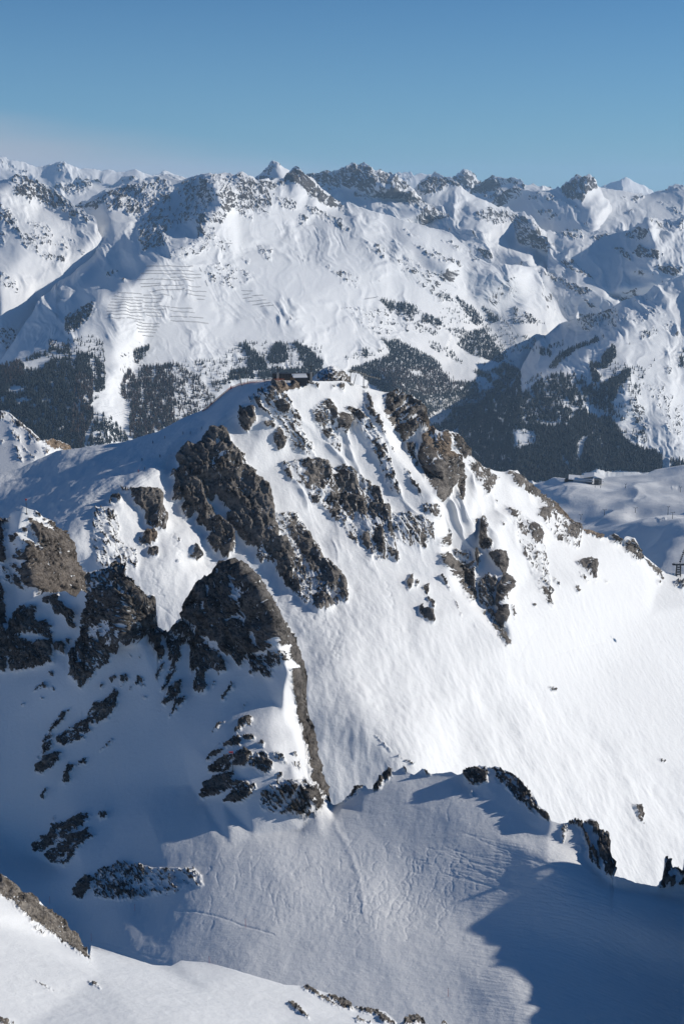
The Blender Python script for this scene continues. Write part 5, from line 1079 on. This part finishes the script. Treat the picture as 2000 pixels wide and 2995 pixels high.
for tr in trees:
    p, t = size_of(tr); br = float(BROWN.get(np.array([tr[0]]), np.array([tr[1]]))[0]) > .5 and rng.random() < .62
    h = rng.uniform(10, 27) * (1.0 if tr[3] > .5 else .8) * (1.12 if tr[2] == 'right_hillside' else 1.0)
    items.append((h / t, p, h, br, tr))
items.sort(key=lambda a: -a[0])
SOLO = items[:300]; REST = items[300:]
Vg, Fg, Vb, Fb = [], [], [], []
for s_, p, h, br, tr in REST:
    pr = PROT[rng.randrange(5)] if not br else PROT[5 + rng.randrange(4)]; a = rng.uniform(0, 6.28); ca, sa = math.cos(a), math.sin(a); wd = h * rng.uniform(1.0, 1.5)
    Vv, Ff = (Vb, Fb) if br else (Vg, Fg); k = len(Vv)
    for x, y, z in pr.v: Vv.append((p[0] + (x * ca - y * sa) * wd, p[1] + (x * sa + y * ca) * wd, p[2] + z * h - 1.0))
    Ff += [tuple(i + k for i in f) for f in pr.f]
for nm, V_, F_, m_ in (('conifer_forest', Vg, Fg, M_green), ('larch_forest', Vb, Fb, M_larch)):
    me = bpy.data.meshes.new(nm); me.from_pydata(V_, [], F_); me.materials.append(m_); o = bpy.data.objects.new(nm, me); COL.objects.link(o)
    tag(o, 'dark conifer forest covering the lower valley sides' if nm == 'conifer_forest' else 'brown leafless larch wood mixed into the lower valley forest', 'forest', kind='stuff')
tp = {}
for br in (0, 1):
    for q in range(3):
        pr = PROT[5 * br + q]; crown = pr.mesh('crown', M_larch if br else M_green)
        tk = MB().tube((0, 0, -.05), (0, 0, .30), .016, .010, 6).mesh('trunk', M_trunk); tp[(br, q)] = (crown, tk)
for s_, p, h, br, tr in SOLO:
    q = rng.randrange(3); cr_, tk = tp[(int(br), q)]
    side = ('on the forested right hillside' if tr[2] == 'right_hillside' else ('on the slope behind the top station' if 560 < tr[0] < 1000 else 'on the lower slope of the opposite mountain'))
    o = empty('larch_tree' if br else 'pine_tree', (p[0], p[1], p[2] - .5), rng.uniform(0, 6.28), ('bare brown larch standing ' if br else 'dark green conifer standing ') + side, 'tree',
              ('larches ' if br else 'conifers ') + side)
    o.scale = (h * rng.uniform(.85, 1.2), h, h); o.scale[1] = o.scale[0]
    for nm, me in (('crown', cr_), ('trunk', tk)):
        c = bpy.data.objects.new(nm, me); COL.objects.link(c); c.parent = o

# ============================================================ avalanche fences on the opposite mountain
FN = [('W', '430,780 565,780'), ('W', '427,794 568,792'), ('W', '414,802 589,802'), ('W', '403,820 448,818'), ('W', '500,812 590,812'), ('W', '453,820 568,821'),
      ('W', '411,831 472,832'), ('W', '414,840 538,834'), ('W', '551,838 589,839'), ('W', '440,855 541,845'), ('W', '543,850 605,853'),
      ('V1', '1080,1272 1300,1290'), ('V1', '1320,1300 1560,1303'), ('V2', '145,1292 320,1305'), ('V2', '245,1332 310,1336'),
      ('V1', '1050,1305 1220,1328'), ('V1', '1235,1320 1480,1335'), ('V1', '1030,1335 1310,1352'), ('V1', '1020,1362 1300,1380'), ('V1', '1315,1366 1480,1370'),
      ('V1', '1000,1390 1300,1405'), ('V1', '1330,1400 1560,1410'), ('V2', '8,1412 195,1422'), ('V1', '990,1418 1300,1438'), ('V1', '1315,1430 1520,1440'),
      ('V2', '0,1445 220,1462'), ('V1', '980,1450 1480,1468'), ('V2', '0,1495 150,1502'), ('V2', '165,1502 300,1508'), ('V1', '985,1475 1310,1495'), ('V1', '1340,1490 1490,1503'),
      ('V1', '990,1508 1140,1518'), ('V1', '1160,1518 1330,1528'), ('V2', '0,1532 345,1558'),
      ('V7', '1235,140 1470,152'), ('V7', '1250,165 1465,180'), ('V7', '1255,195 1440,208'), ('V7', '1270,225 1430,235'), ('V7', '1310,260 1410,268'),
      ('V2', '650,1255 750,1265'), ('V2', '660,1292 730,1288'), ('V2', '745,1307 845,1298'), ('V2', '665,1325 750,1320'), ('V2', '710,1356 875,1343'),
      ('V2', '750,1388 910,1370'), ('V2', '820,1406 945,1393'), ('V2', '500,830 565,825'), ('V2', '635,1075 665,1072'), ('V2', '670,1105 705,1102'),
      ('V2', '265,1045 285,1080'), ('V2', '315,1075 325,1100'), ('V2', '352,1115 370,1165'), ('V2', '320,1160 340,1215'), ('V2', '10,1305 22,1335'), ('V3', '205,1335 330,1312')]
M_fence = simple_mat('fence_steel', (.11, .10, .095), .7, .2)
ORD = 'first second third fourth fifth sixth seventh eighth ninth tenth eleventh twelfth thirteenth fourteenth fifteenth sixteenth seventeenth eighteenth nineteenth twentieth'.split()
def nth(k):
    if k < 20: return ORD[k]
    return ('twenty-' if k < 29 else 'thirty-') + ORD[(k - 20) % 10]
fl = []
for v_, s_ in FN:
    (a, b), (c, d) = pts(v_, s_); fl.append((a, b, c, d))
def zone(f):
    a, b, c, d = f
    if abs(c - a) < 12: return 2
    if a > 640: return 1
    return 0
cnt = [0, 0, 0]
for f in sorted(fl, key=lambda f: (round(f[1] + f[3]), f[0])):
    a, b, c, d = f; z = zone(f); n = max(2, int(math.hypot(c - a, d - b) / 3.5)); mb = MB(); P = [gp('opposite_mountain', a + (c - a) * k / n, b + (d - b) * k / n) for k in range(n + 1)]
    up = Vector((0, -.35, 1)).normalized(); P0 = P[0].copy(); hh = 5.2
    for k in range(n):
        for q in range(4):
            z0 = .9 + q * (hh - 1.1) / 3.0; mb.tube(P[k] - P0 + up * z0, P[k + 1] - P0 + up * z0, .27, n=4)
    for k in range(n + 1):
        mb.tube(P[k] - P0 - up, P[k] - P0 + up * hh, .3, n=4); mb.tube(P[k] - P0 + up * hh * .75, P[k] - P0 + Vector((0, -4.5, -.5)), .22, n=4)
    cnt[z] += 1
    lab = ['dark avalanche fence, %s from the top of the stepped rows on the left slope', 'thin snow fence, %s from the top of the small right hand group', 'short upright snow barrier, %s from the top beside the fence rows'][z] % nth(cnt[z] - 1)
    o = mb.build('snow_fence', M_fence); o.location = P0
    tag(o, lab, 'snow fence', ['rows of avalanche fences', 'small group of fences', 'short upright barriers'][z])

# ============================================================ top station and its pylons
def face_cam(p): return math.atan2(-p[0], p[1])
def lift_station():
    p = gp('mountain_ridge', 880, 1129); k = PXM(1085)
    o = empty('lift_station', p, face_cam(p), 'small charcoal box shaped top station with snowy roof beside the brown bank', 'lift station')
    w_ = 36 * k; h = 24 * k; d = 9.0
    MB().box((0, d / 2 - 1, h / 2), (w_, d, h)).build('wall', M_char, o)
    r = MB(); r.add([(-w_ / 2 - 1.2, -1.4, h), (w_ / 2 + .5, -1.4, h + .25), (w_ / 2 - .6, d, h + 1.7), (-w_ / 2 - 2.6, d, h + 1.5),
                     (-w_ / 2 - 1.2, -1.4, h + .35), (w_ / 2 + .5, -1.4, h + .6), (w_ / 2 - .6, d, h + 2.1), (-w_ / 2 - 2.6, d, h + 1.9)],
                    [(3, 2, 1, 0), (4, 5, 6, 7), (0, 1, 5, 4), (1, 2, 6, 5), (2, 3, 7, 6), (3, 0, 4, 7)]); r.build('roof', M_snowc, o)
    MB().box((-w_ / 2 - 1.6, 2.5, h * .36), (3.6, 4.5, h * .5)).build('porch', M_dark, o)
    cl = MB()
    for q in range(9): cl.box((-w_ / 2 + (q + .5) * w_ / 9, -1.03, h / 2), (.07, .05, h * .96))
    cl.build('cladding_rib', M_dark, o)
    MB().box((-w_ / 2 - .02, 3.2, h * .3), (.08, 1.6, 2.1)).build('door', M_steel, o)
lift_station()
def hall():
    a = gp('mountain_ridge', 905, 1119); p = a + Vector((0, 16, -3.6)); k = PXM(1140)
    o = empty('lift_hall', p, face_cam(p), 'long low dark lift hall behind the top station between the concrete pylons', 'lift hall')
    L = 112 * k; MB().box((-L / 2 + 1, 3, 2.6), (L, 7, 5.2)).build('wall', M_char, o)
    r = MB(); x0, x1 = -L + .2, 2.2; r.loft([[(x, -1.5, 5.2), (x, 1.2, 7.4), (x, 6.5, 7.6), (x, 8.4, 6.2), (x, 8.4, 5.2)] for x in (x0, x1)]); r.build('roof', M_dark, o)
    f = MB()
    for q in range(14): f.box((x0 + (q + .5) * (x1 - x0) / 14, -1.7, 6.2), (.12, .25, 2.2))
    f.build('roof_rib', M_steel, o)
    wn = MB()
    for q in range(8): wn.box((x0 + 4 + q * 3.0, -.55, 2.6), (1.9, .12, 1.7))
    wn.build('window', M_glass, o)
    MB().box((-L * .45, -.8, 3.4), (4.5, 1.2, 3.0)).build('gate', M_wood, o)
hall()
def concrete_pylon(u, v, h, lab):
    p = gp('mountain_ridge', u, v); o = empty('concrete_pylon', p, 0, lab, 'pylon', 'pylons with concrete columns')
    MB().box((0, 0, h / 2 - 1), (1.75, 1.75, h + 2), .2, .86).build('column', M_conc, o)
    s = MB(); s.tube((0, 0, h), (0, 0, h + 5.6), .32, .2)
    for z in (h + 2.2, h + 4.4): s.box((0, 0, z), (4.4, .35, .35))
    s.build('mast', M_dark, o)
    a = MB()
    for sx in (-2.2, 2.2):
        a.box((sx, 0, h + 4.75), (.35, 4.4, .35))
        for q in range(6): a.tube((sx - .12, -2 + q * .8, h + 5.0), (sx + .12, -2 + q * .8, h + 5.0), .28, n=8)
    a.build('sheave_battery', M_dark, o)
concrete_pylon(813, 1114, 6.2, 'pale concrete pylon at the left end of the dark lift hall')
concrete_pylon(908, 1120, 7.6, 'pale concrete pylon just right of the charcoal station box')
def steel_pylon(lay, u, v, h, lab, grp, lean=0.0, arm=3.4, r=.45, m=None):
    m = m or M_steel
    p = gp(lay, u, v); o = empty('lift_pylon', p, 0, lab, 'lift pylon', grp); top = Vector((lean * h, 0, h))
    MB().tube((0, 0, -1.5), top, r, r * .62, 10).build('mast', m, o)
    MB().box((top.x, 0, h), (arm * 2, .4, .45)).build('cross_arm', m, o)
    b = MB()
    for sx in (-arm, arm):
        b.box((top.x + sx, 0, h + .35), (.3, 5.0, .3))
        for q in range(6): b.tube((top.x + sx - .14, -2.2 + q * .88, h + .62), (top.x + sx + .14, -2.2 + q * .88, h + .62), .27, n=8)
    b.build('sheave_battery', M_dark, o)
    l = MB()
    for q in range(int(h / .9)): l.box((top.x * q * .9 / h, -r * 1.3, q * .9 + .4), (.5, .06, .06))
    l.build('ladder', m, o)
    return o
steel_pylon('mountain_ridge', 709, 1128, 10.6, 'leaning grey lift pylon above the orange net, left of its upright neighbour', 'lift pylons by the piste', -.27, 2.6)
steel_pylon('mountain_ridge', 724, 1121, 8.2, 'upright thin grey lift pylon beside the leaning pylon', 'lift pylons by the piste', 0, 1.0, .38)
def frame_tower(u, v, h, dx, lab):
    p = gp('mountain_ridge', u, v); o = empty('lift_truss_tower', p, 0, lab, 'lift frame', 'steel frames right of the summit')
    MB().tube((0, 0, -1), (0, 0, h), .34, .26).build('post', M_dark, o)
    MB().tube((dx * .45, 0, -1.2), (dx, 0, h * .72), .26, .22).build('strut', M_dark, o)
    b = MB(); n = 7; A = Vector((-1.0, 0, h)); B = Vector((dx * 1.7 + 5.0, 6, h - 4.2))
    for off in (Vector((0, 0, 0)), Vector((0, 0, .9)), Vector((0, 1.2, .45))): b.tube(A + off, B + off, .13, n=6)
    for q in range(n): b.tube(A.lerp(B, q / n), A.lerp(B, (q + .5) / n) + Vector((0, 0, .9)), .08, n=5); b.tube(A.lerp(B, (q + .5) / n) + Vector((0, 0, .9)), A.lerp(B, (q + 1) / n), .08, n=5)
    b.build('truss', M_steel, o)
    MB().box((.4, 0, .1), (2.8, 2.2, 1.0)).build('footing', M_conc, o)
    w_ = MB()
    for q in range(6): c = A.lerp(B, (q + .5) / 6) + Vector((0, 0, 1.2)); w_.tube(c + Vector((0, -.2, 0)), c + Vector((0, .2, 0)), .34, n=10)
    w_.build('sheave', M_dark, o)
frame_tower(1025, 1124, 11.0, 4.6, 'dark steel lift frame nearest the snowy hump')
frame_tower(1063, 1132, 9.6, 5.2, 'dark steel lift frame farther right, at the edge of the cliff')
def cabin_mesh(parent, m=None):
    b = MB(); R = []
    for z, sx, sy in ((0, .62, .62), (.25, .92, .92), (.9, 1.02, 1.02), (1.6, .98, .98), (2.05, .78, .78), (2.2, .45, .45)):
        R.append([(sx * math.copysign(abs(math.cos(t)) ** .6, math.cos(t)), sy * math.copysign(abs(math.sin(t)) ** .6, math.sin(t)), z) for t in [2 * math.pi * q / 16 for q in range(16)]])
    b.loft(R).build('cabin_body', M_white, parent, True)
    g = MB()
    for a in range(4):
        c, s_ = math.cos(a * math.pi / 2), math.sin(a * math.pi / 2); g.box((1.0 * c, 1.0 * s_, 1.2), (.10 if c * c > .5 else 1.35, .10 if s_ * s_ > .5 else 1.35, .95))
    g.build('window', M_glass, parent)
    h = MB(); h.tube((0, 0, 2.15), (0, .35, 3.3), .07); h.tube((0, .35, 3.3), (0, 0, 4.3), .07); h.build('hanger', M_dark, parent)
    MB().box((0, 0, 4.35), (.9, .3, .3)).build('grip', M_dark, parent)
CB = [(671, 1118, 1150, 'gondola cabin nearest the top station, beside the leaning pylon'), (432, 1189, 1330, 'single gondola cabin over the larch wood left of the ridge'),
      (184, 1249, 1470, 'gondola cabin over the left forest, right one of a close pair'), (176, 1254, 1440, 'gondola cabin over the left forest, left one of a close pair')]
g0 = None
for u, v, t, lab in CB:
    p = V3_(at(u, v, t)) - Vector((0, 0, 1.2))
    if g0 is None:
        g0 = empty('gondola', p, 0, lab, 'gondola', 'gondola cabins on the cableway'); cabin_mesh(g0); o = g0
    else:
        o = copy_tree(g0); o.location = p; o['label'] = lab
    o.rotation_euler = (0, 0, .6)
top = V3_(at(671, 1118, 1150)) + Vector((0, 0, 3.2)); l1 = V3_(at(432, 1189, 1330)) + Vector((0, 0, 3.2)); l2 = V3_(at(184, 1249, 1470)) + Vector((0, 0, 3.2)); l3 = V3_(at(176, 1254, 1440)) + Vector((0, 0, 3.2))
def cable(P, lab):
    b = MB()
    for k in range(len(P) - 1):
        for q in range(10):
            a, c = P[k].lerp(P[k + 1], q / 10), P[k].lerp(P[k + 1], (q + 1) / 10); s0 = -3 * math.sin(math.pi * q / 10); s1 = -3 * math.sin(math.pi * (q + 1) / 10)
            b.tube(a + Vector((0, 0, s0)), c + Vector((0, 0, s1)), .035, n=5)
    o = b.build('haul_cable', M_dark); tag(o, lab, 'cable', 'haul cables of the gondola lift')
pt = gp('mountain_ridge', 709, 1128) + Vector((-.27 * 10.6 - 2.6, 0, 11.3))
cable([pt, top, l1, l2, V3_(at(-60, 1330, 1600))], 'thin dark haul cable running from the leaning pylon down to the left')
cable([pt + Vector((5.2, 0, 0)), V3_(at(440, 1186, 1280)), l3, V3_(at(-60, 1335, 1560))], 'second thin haul cable through the left cabin of the close pair')
# a cabin outside the frame on the right throws the small shadow on the open slope
sp = gp('mountain_ridge', 1798, 1874); o = copy_tree(g0); o.location = sp + SUNV * 170 - Vector((0, 0, 1)); o['label'] = 'gondola cabin hanging outside the frame above the open right slope'; o.rotation_euler = (0, 0, 1.1)
o.scale = (1.5, 1.5, 1.5)
# orange safety net along the edge of the piste
def net():
    L = pts('W', '592,1204 606,1195 630,1173 655,1152 676,1135 700,1126 733,1119 770,1115 808,1114 840,1113'); P = []
    for k in range(len(L) - 1):
        n = max(1, int(math.hypot(L[k + 1][0] - L[k][0], L[k + 1][1] - L[k][1]) / 8))
        for q in range(n): P.append(gp('mountain_ridge', L[k][0] + (L[k + 1][0] - L[k][0]) * q / n, L[k][1] + (L[k + 1][1] - L[k][1]) * q / n + 1.5))
    P0 = P[0].copy(); o = empty('safety_net', P0, 0, 'orange safety net on poles along the far edge of the piste', 'safety net'); a = MB(); b = MB()
    for k in range(len(P) - 1):
        p, q = P[k] - P0, P[k + 1] - P0
        for z in [.25 + .2 * i for i in range(9)]: a.tube(p + Vector((0, 0, z)), q + Vector((0, 0, z)), .05, n=4)
        for i in range(5): c = p.lerp(q, i / 5); a.tube(c + Vector((0, 0, .25)), c + Vector((0, 0, 1.85)), .035, n=4)
    a.build('mesh', M_orange, o)
    for k in range(0, len(P), 2):
        p = P[k] - P0; MB().tube(p - Vector((0, 0, .4)), p + Vector((0, 0, 2.2)), .07, n=6).build('pole', M_red, o)
net()
def padded(u, v, lab):
    p = gp('mountain_ridge', u, v); o = empty('padded_post', p, 0, lab, 'post'); MB().tube((0, 0, -.3), (0, 0, 2.4), .45, .38, 12).build('padding', M_red, o); MB().tube((0, 0, 2.4), (0, 0, 3.4), .12).build('post_core', M_steel, o)
padded(676, 1137, 'red padded post at the bend of the orange net')

# ============================================================ skiers
M_skin = simple_mat('skin', (.55, .36, .27), .6)
def person(p, rz, jacket, trousers, lab, ski=True, sc_=1.0, lean=.25):
    o = empty('person', p, rz, lab, 'skier', 'skiers on the piste')
    me = bpy.data.meshes.new('person_body'); Vs = []; Es = []; Rr = []
    def vert(x, y, z, r): Vs.append((x, y, z)); Rr.append(r); return len(Vs) - 1
    pel = vert(0, 0, .92, .15); chest = vert(0, lean * .35, 1.32, .17); neck = vert(0, lean * .45, 1.50, .06); head = vert(0, lean * .5, 1.62, .09); crown = vert(0, lean * .5, 1.73, .09)
    Es += [(pel, chest), (chest, neck), (neck, head), (head, crown)]
    for s_ in (-1, 1):
        hip = vert(.11 * s_, 0, .86, .11); kn = vert(.13 * s_, .14, .48, .075); an = vert(.14 * s_, 0, .09, .055); toe = vert(.14 * s_, .16, .05, .05)
        Es += [(pel, hip), (hip, kn), (kn, an), (an, toe)]
        sh = vert(.2 * s_, lean * .38, 1.42, .075); el = vert(.30 * s_, lean * .3 + .1, 1.17, .055); ha = vert(.30 * s_, lean * .3 + .34, 1.08, .045)
        Es += [(chest, sh), (sh, el), (el, ha)]
    me.from_pydata(Vs, Es, []); bd = bpy.data.objects.new('body', me); COL.objects.link(bd)
    md = bd.modifiers.new('skin', 'SKIN'); md.use_smooth_shade = True
    for i, sv in enumerate(me.skin_vertices[0].data): sv.radius = (Rr[i], Rr[i]); sv.use_root = (i == pel)
    bd.modifiers.new('subdivision', 'SUBSURF').levels = 1; bd.modifiers[-1].render_levels = 1
    me.materials.append(jacket); bd.parent = o
    tr = MB()
    for s_ in (-1, 1):
        tr.tube((.11 * s_, 0, .92), (.13 * s_, .14, .48), .135, .10, 8); tr.tube((.13 * s_, .14, .50), (.14 * s_, .0, .12), .10, .085, 8)
    tr.build('trousers', trousers, o, True)
    hm = MB(); hm.loft([[(r * math.cos(2 * math.pi * q / 10), lean * .5 + r * math.sin(2 * math.pi * q / 10), z) for q in range(10)] for z, r in ((1.62, .12), (1.70, .125), (1.77, .10), (1.82, .04))]); hm.build('helmet', M_dark, o, True)
    if ski:
        for s_ in (-1, 1):
            MB().box((.14 * s_, .15, .02), (.09, 1.7, .03)).build('ski', M_red if s_ > 0 else M_red, o)
            MB().tube((.32 * s_, .45, 1.1), (.42 * s_, .1, 0), .015, n=5).build('ski_pole', M_steel, o)
    o.scale = (sc_,) * 3
    return o
J = {'black': simple_mat('black_jacket', (.02, .02, .025)), 'red': simple_mat('red_jacket', (.40, .05, .04)), 'blue': simple_mat('blue_jacket', (.04, .08, .22)), 'grey': simple_mat('grey_jacket', (.12, .12, .13))}
SK = [(774, 1121, 'grey', 'standing skier in dark clothes at the top of the piste, upper one of three'), (776, 1131, 'black', 'dark clad skier on the summit edge, lowest of three'), (782, 1129, 'black', 'dark clad skier beside the summit rocks, rightmost of three'),
      (802, 1117, 'black', 'dark clad person left of the concrete pylon near the hall'), (815, 1121, 'red', 'person in red just below the left concrete pylon'), (822, 1120, 'blue', 'person in blue right of the left concrete pylon'),
      (828, 1118, 'grey', 'person in grey between the left pylon and the station'), (840, 1119, 'black', 'dark clad person nearest the charcoal station box'),
      (536, 1270, 'grey', 'skier on the lit strip of piste, left one of two near the rock face'), (557, 1270, 'black', 'skier on the lit strip of piste, right one of two near the rock face'), (589, 1255, 'black', 'highest skier beside the snow crest above the big cliff'),
      (483, 1282, 'red', 'skier in red alone high on the bright strip of piste'), (468, 1335, 'black', 'skier in black alone in the shaded middle of the piste'), (416, 1348, 'black', 'skier in black lower left in the shaded piste'),
      (423, 1372, 'grey', 'skier in grey just above the small snow crest'), (405, 1380, 'red', 'lowest skier, in red, beside the small snow crest'), (448, 1297, 'blue', 'skier in blue at the lower edge of the bright strip')]
for u, v, c, lab in SK:
    person(gp('mountain_ridge', u, v), rng.uniform(0, 6.28), J[c], J['black'], lab, u < 760, 1.25 if u < 760 else 1.1)

# ============================================================ poles
def summit_pole(lay, u, v, h, lab, head='cross'):
    p = gp(lay, u, v); o = empty('summit_pole', p, 0, lab, 'marker pole'); MB().tube((0, 0, -.6), (0, 0, h), .13, .10, 8).build('pole', M_steel if head == 'box' else M_dark, o)
    b = MB()
    if head == 'cross': b.box((0, 0, h + .25), (1.0, .16, .35)); b.box((0, 0, h - .1), (.5, .16, .5)); b.tube((0, 0, h), (0, 0, h + .7), .09)
    else: b.box((-.55, 0, h + .1), (1.5, .5, .55)); b.tube((0, 0, h - .5), (0, 0, h + .6), .12)
    b.build('head', M_red, o)
    c = MB(); c.box((0, 0, h * .75), (.7, .12, .12)); c.build('crossbar', M_steel, o)
    f = MB(); f.box((0, 0, 0), (.8, .8, .5), .3, .8); f.build('footing', M_dark, o)
    for s_ in (-1, 1): MB().tube((0, 0, h * .8), (1.6 * s_, .6, 0), .012, n=4).build('guy_wire', M_dark, o)
summit_pole('crag', 79, 1503, 6.4, 'tall dark pole with red head on top of the sunlit left crag')
summit_pole('snow_bowl', 683, 2257, 7.6, 'grey pole with red head standing on the rocks below the pinnacle', 'box')
for u, v, h, lab in [(718, 2712, 3.0, 'thin red piste marker at the end of the dark groove in the bowl'), (268, 2751, 2.6, 'thin red piste marker above the near slope on the left'), (613, 2820, 2.6, 'thin red piste marker just beyond the crest of the near slope'),
                     (395, 2664, 2.4, 'small red piste marker below the boulder field'), (1310, 2914, 2.6, 'thin red piste marker left of the big shadow edge'), (147, 2643, 2.6, 'thin piste marker in the deep shade at the left')]:
    p = gp('snow_bowl', u, v); o = empty('piste_marker', p, 0, lab, 'piste marker', 'piste markers in the bowl')
    MB().tube((0, 0, -.4), (0, 0, h), .045, .04, 8).build('stake', M_red, o); MB().tube((0, 0, h), (0, 0, h + .25), .06, n=8).build('cap', M_dark, o)

# ============================================================ the lower station on the plateau
def lower_station():
    p = gp('snow_plateau', 1722, 1409); k = PXM(3120); o = empty('valley_station', p, face_cam(p), 'large lift station with snowy roofs at the far edge of the snow plateau', 'lift station')
    MB().box((-16, 8, 4), (44, 18, 8)).build('wall', M_char, o); MB().box((18, 4, 5.5), (16, 16, 11)).build('wing_wall', M_steel, o)
    r = MB(); r.loft([[(x, -3, z0), (x, 17, z0 + 5.5), (x, 19, z0 + 5.5), (x, 19, z0 + 3.5), (x, -3, z0 - 1.2)] for x, z0 in ((-44, 9.5), (-20, 8.0), (8, 10.5))]); r.build('roof', M_snowc, o)
    r = MB(); r.loft([[(x, -5, z0), (x, 13, z0 + 4.5), (x, 14, z0 + 4.5), (x, 14, z0 + 3.0), (x, -5, z0 - 1)] for x, z0 in ((-12, 15), (10, 18.5), (30, 12))]); r.build('upper_roof', M_snowc, o)
    MB().loft([[(x, -1.5, 3.0), (x, -3.5, 5), (x, -1.5, 7.2), (x, 0, 7.2), (x, 0, 3.0)] for x in (-34, 8)]).build('window_band', M_white, o)
    MB().box((16, -4.2, 5), (7.5, .6, 8)).build('gate', M_glass, o)
    MB().box((-44, 4, 5), (14, 10, 10)).build('machine_house', M_dark, o)
    for x in (-52, -46): MB().tube((x, -2, -3), (x, -2, 9), .7, n=8).build('support', M_dark, o)
lower_station()
LP = [(1755, 1428, 15, 'broad T shaped lift pylon right in front of the plateau station', 5), (1694, 1506, 10, 'thin lift pylon in the plateau shade, left of the small hollow', 3), (1766, 1506, 10, 'thin lift pylon in the plateau shade below the bright fork', 3),
      (1856, 1490, 9, 'thin lift pylon in the middle of the plateau shade', 3), (1949, 1492, 15, 'tall thin lift pylon near the right end of the plateau', 2), (1967, 1527, 11, 'thin lift pylon lowest on the right of the plateau', 3),
      (1987, 1431, 10, 'thin lift pylon highest on the right of the plateau', 2), (1829, 1436, 8, 'small lift pylon on the bright middle of the plateau', 1.5), (1739, 1432, 8, 'small lift pylon left of the broad pylon', 1.5)]
for u, v, h, lab, arm in LP: steel_pylon('snow_plateau', u, v, h, lab, 'lift pylons on the snow plateau', 0, arm, .55, M_dark)
def edge_tower():
    p = gp('mountain_ridge', 1981, 1684); o = empty('lift_tower', p, 0, 'dark lattice lift tower on the ridge at the right edge', 'lift tower')
    for x, y in ((-2, -1.5), (2.6, -1.5), (-2, 1.5), (2.6, 1.5)): MB().tube((x, y, -1.5), (x * .85, y * .8, 11.5), .34, n=6).build('leg', M_dark, o)
    b = MB()
    for z in (1.5, 4, 6.5, 9):
        for y in (-1.4, 1.4): b.tube((-2, y, z), (2.6, y, z), .26, n=5); b.tube((-2, y, z), (2.5, y, z + 2.4), .14, n=5)
        b.box((.3, 0, z), (4.8, 2.6, .18))
    b.build('bracing', M_dark, o)
    MB().box((.3, 0, 11.6), (12.5, 3.4, .9)).build('platform', M_dark, o); MB().box((-5, 0, 12.1), (2.6, 2.4, 1.2)).build('winch', M_dark, o); MB().box((5.6, 0, 12.0), (2.6, 2.4, 1.0)).build('winch', M_dark, o)
    c = MB()
    for k in range(12):
        q = Vector((1.5 + k * .62, .3 * k, 14.5 + k * 1.75)); c.tube(q, q + Vector((.9, .3, 1.9)), .30, n=6); c.tube(q + Vector((-.9, 0, .5)), q + Vector((.9, 0, .2)), .55, n=8)
    c.tube((1.0, 0, 11), (1.8, 0, 15), .3); c.build('sheave_train', M_dark, o)
    r = MB()
    for z in (13, 14.5): r.tube((-5.5, -1.4, z), (6, -1.4, z), .08, n=5)
    for x in range(-5, 7, 2): r.tube((x, -1.4, 12), (x, -1.4, 14.5), .08, n=5)
    r.build('railing', M_dark, o)
edge_tower()

# ============================================================ air
hz, nt = newmat('haze_air')
pv = N(nt, 'ShaderNodeVolumePrincipled'); pv.inputs['Color'].default_value = (.50, .74, 1.0, 1); pv.inputs['Density'].default_value = HAZE
pv.inputs['Anisotropy'].default_value = 0.0
o_ = N(nt, 'ShaderNodeOutputMaterial'); nt.links.new(pv.outputs[0], o_.inputs['Volume'])
lo = min(float(L_[2][..., 2].min()) for L_ in LAYERS.values()); hi = max(float(L_[2][..., 2].max()) for L_ in LAYERS.values())
lo = min(min((o.matrix_world @ Vector(c)).z for c in o.bound_box) for o in COL.objects if o.type == 'MESH' and o.parent is None) - 1
b = MB().box((0, 21000, (lo + hi + 30) / 2), (60000, 44000, hi + 30 - lo)).build('haze', hz); tag(b, kind='stuff')
print('built', round(time.time() - T0, 1), 's')
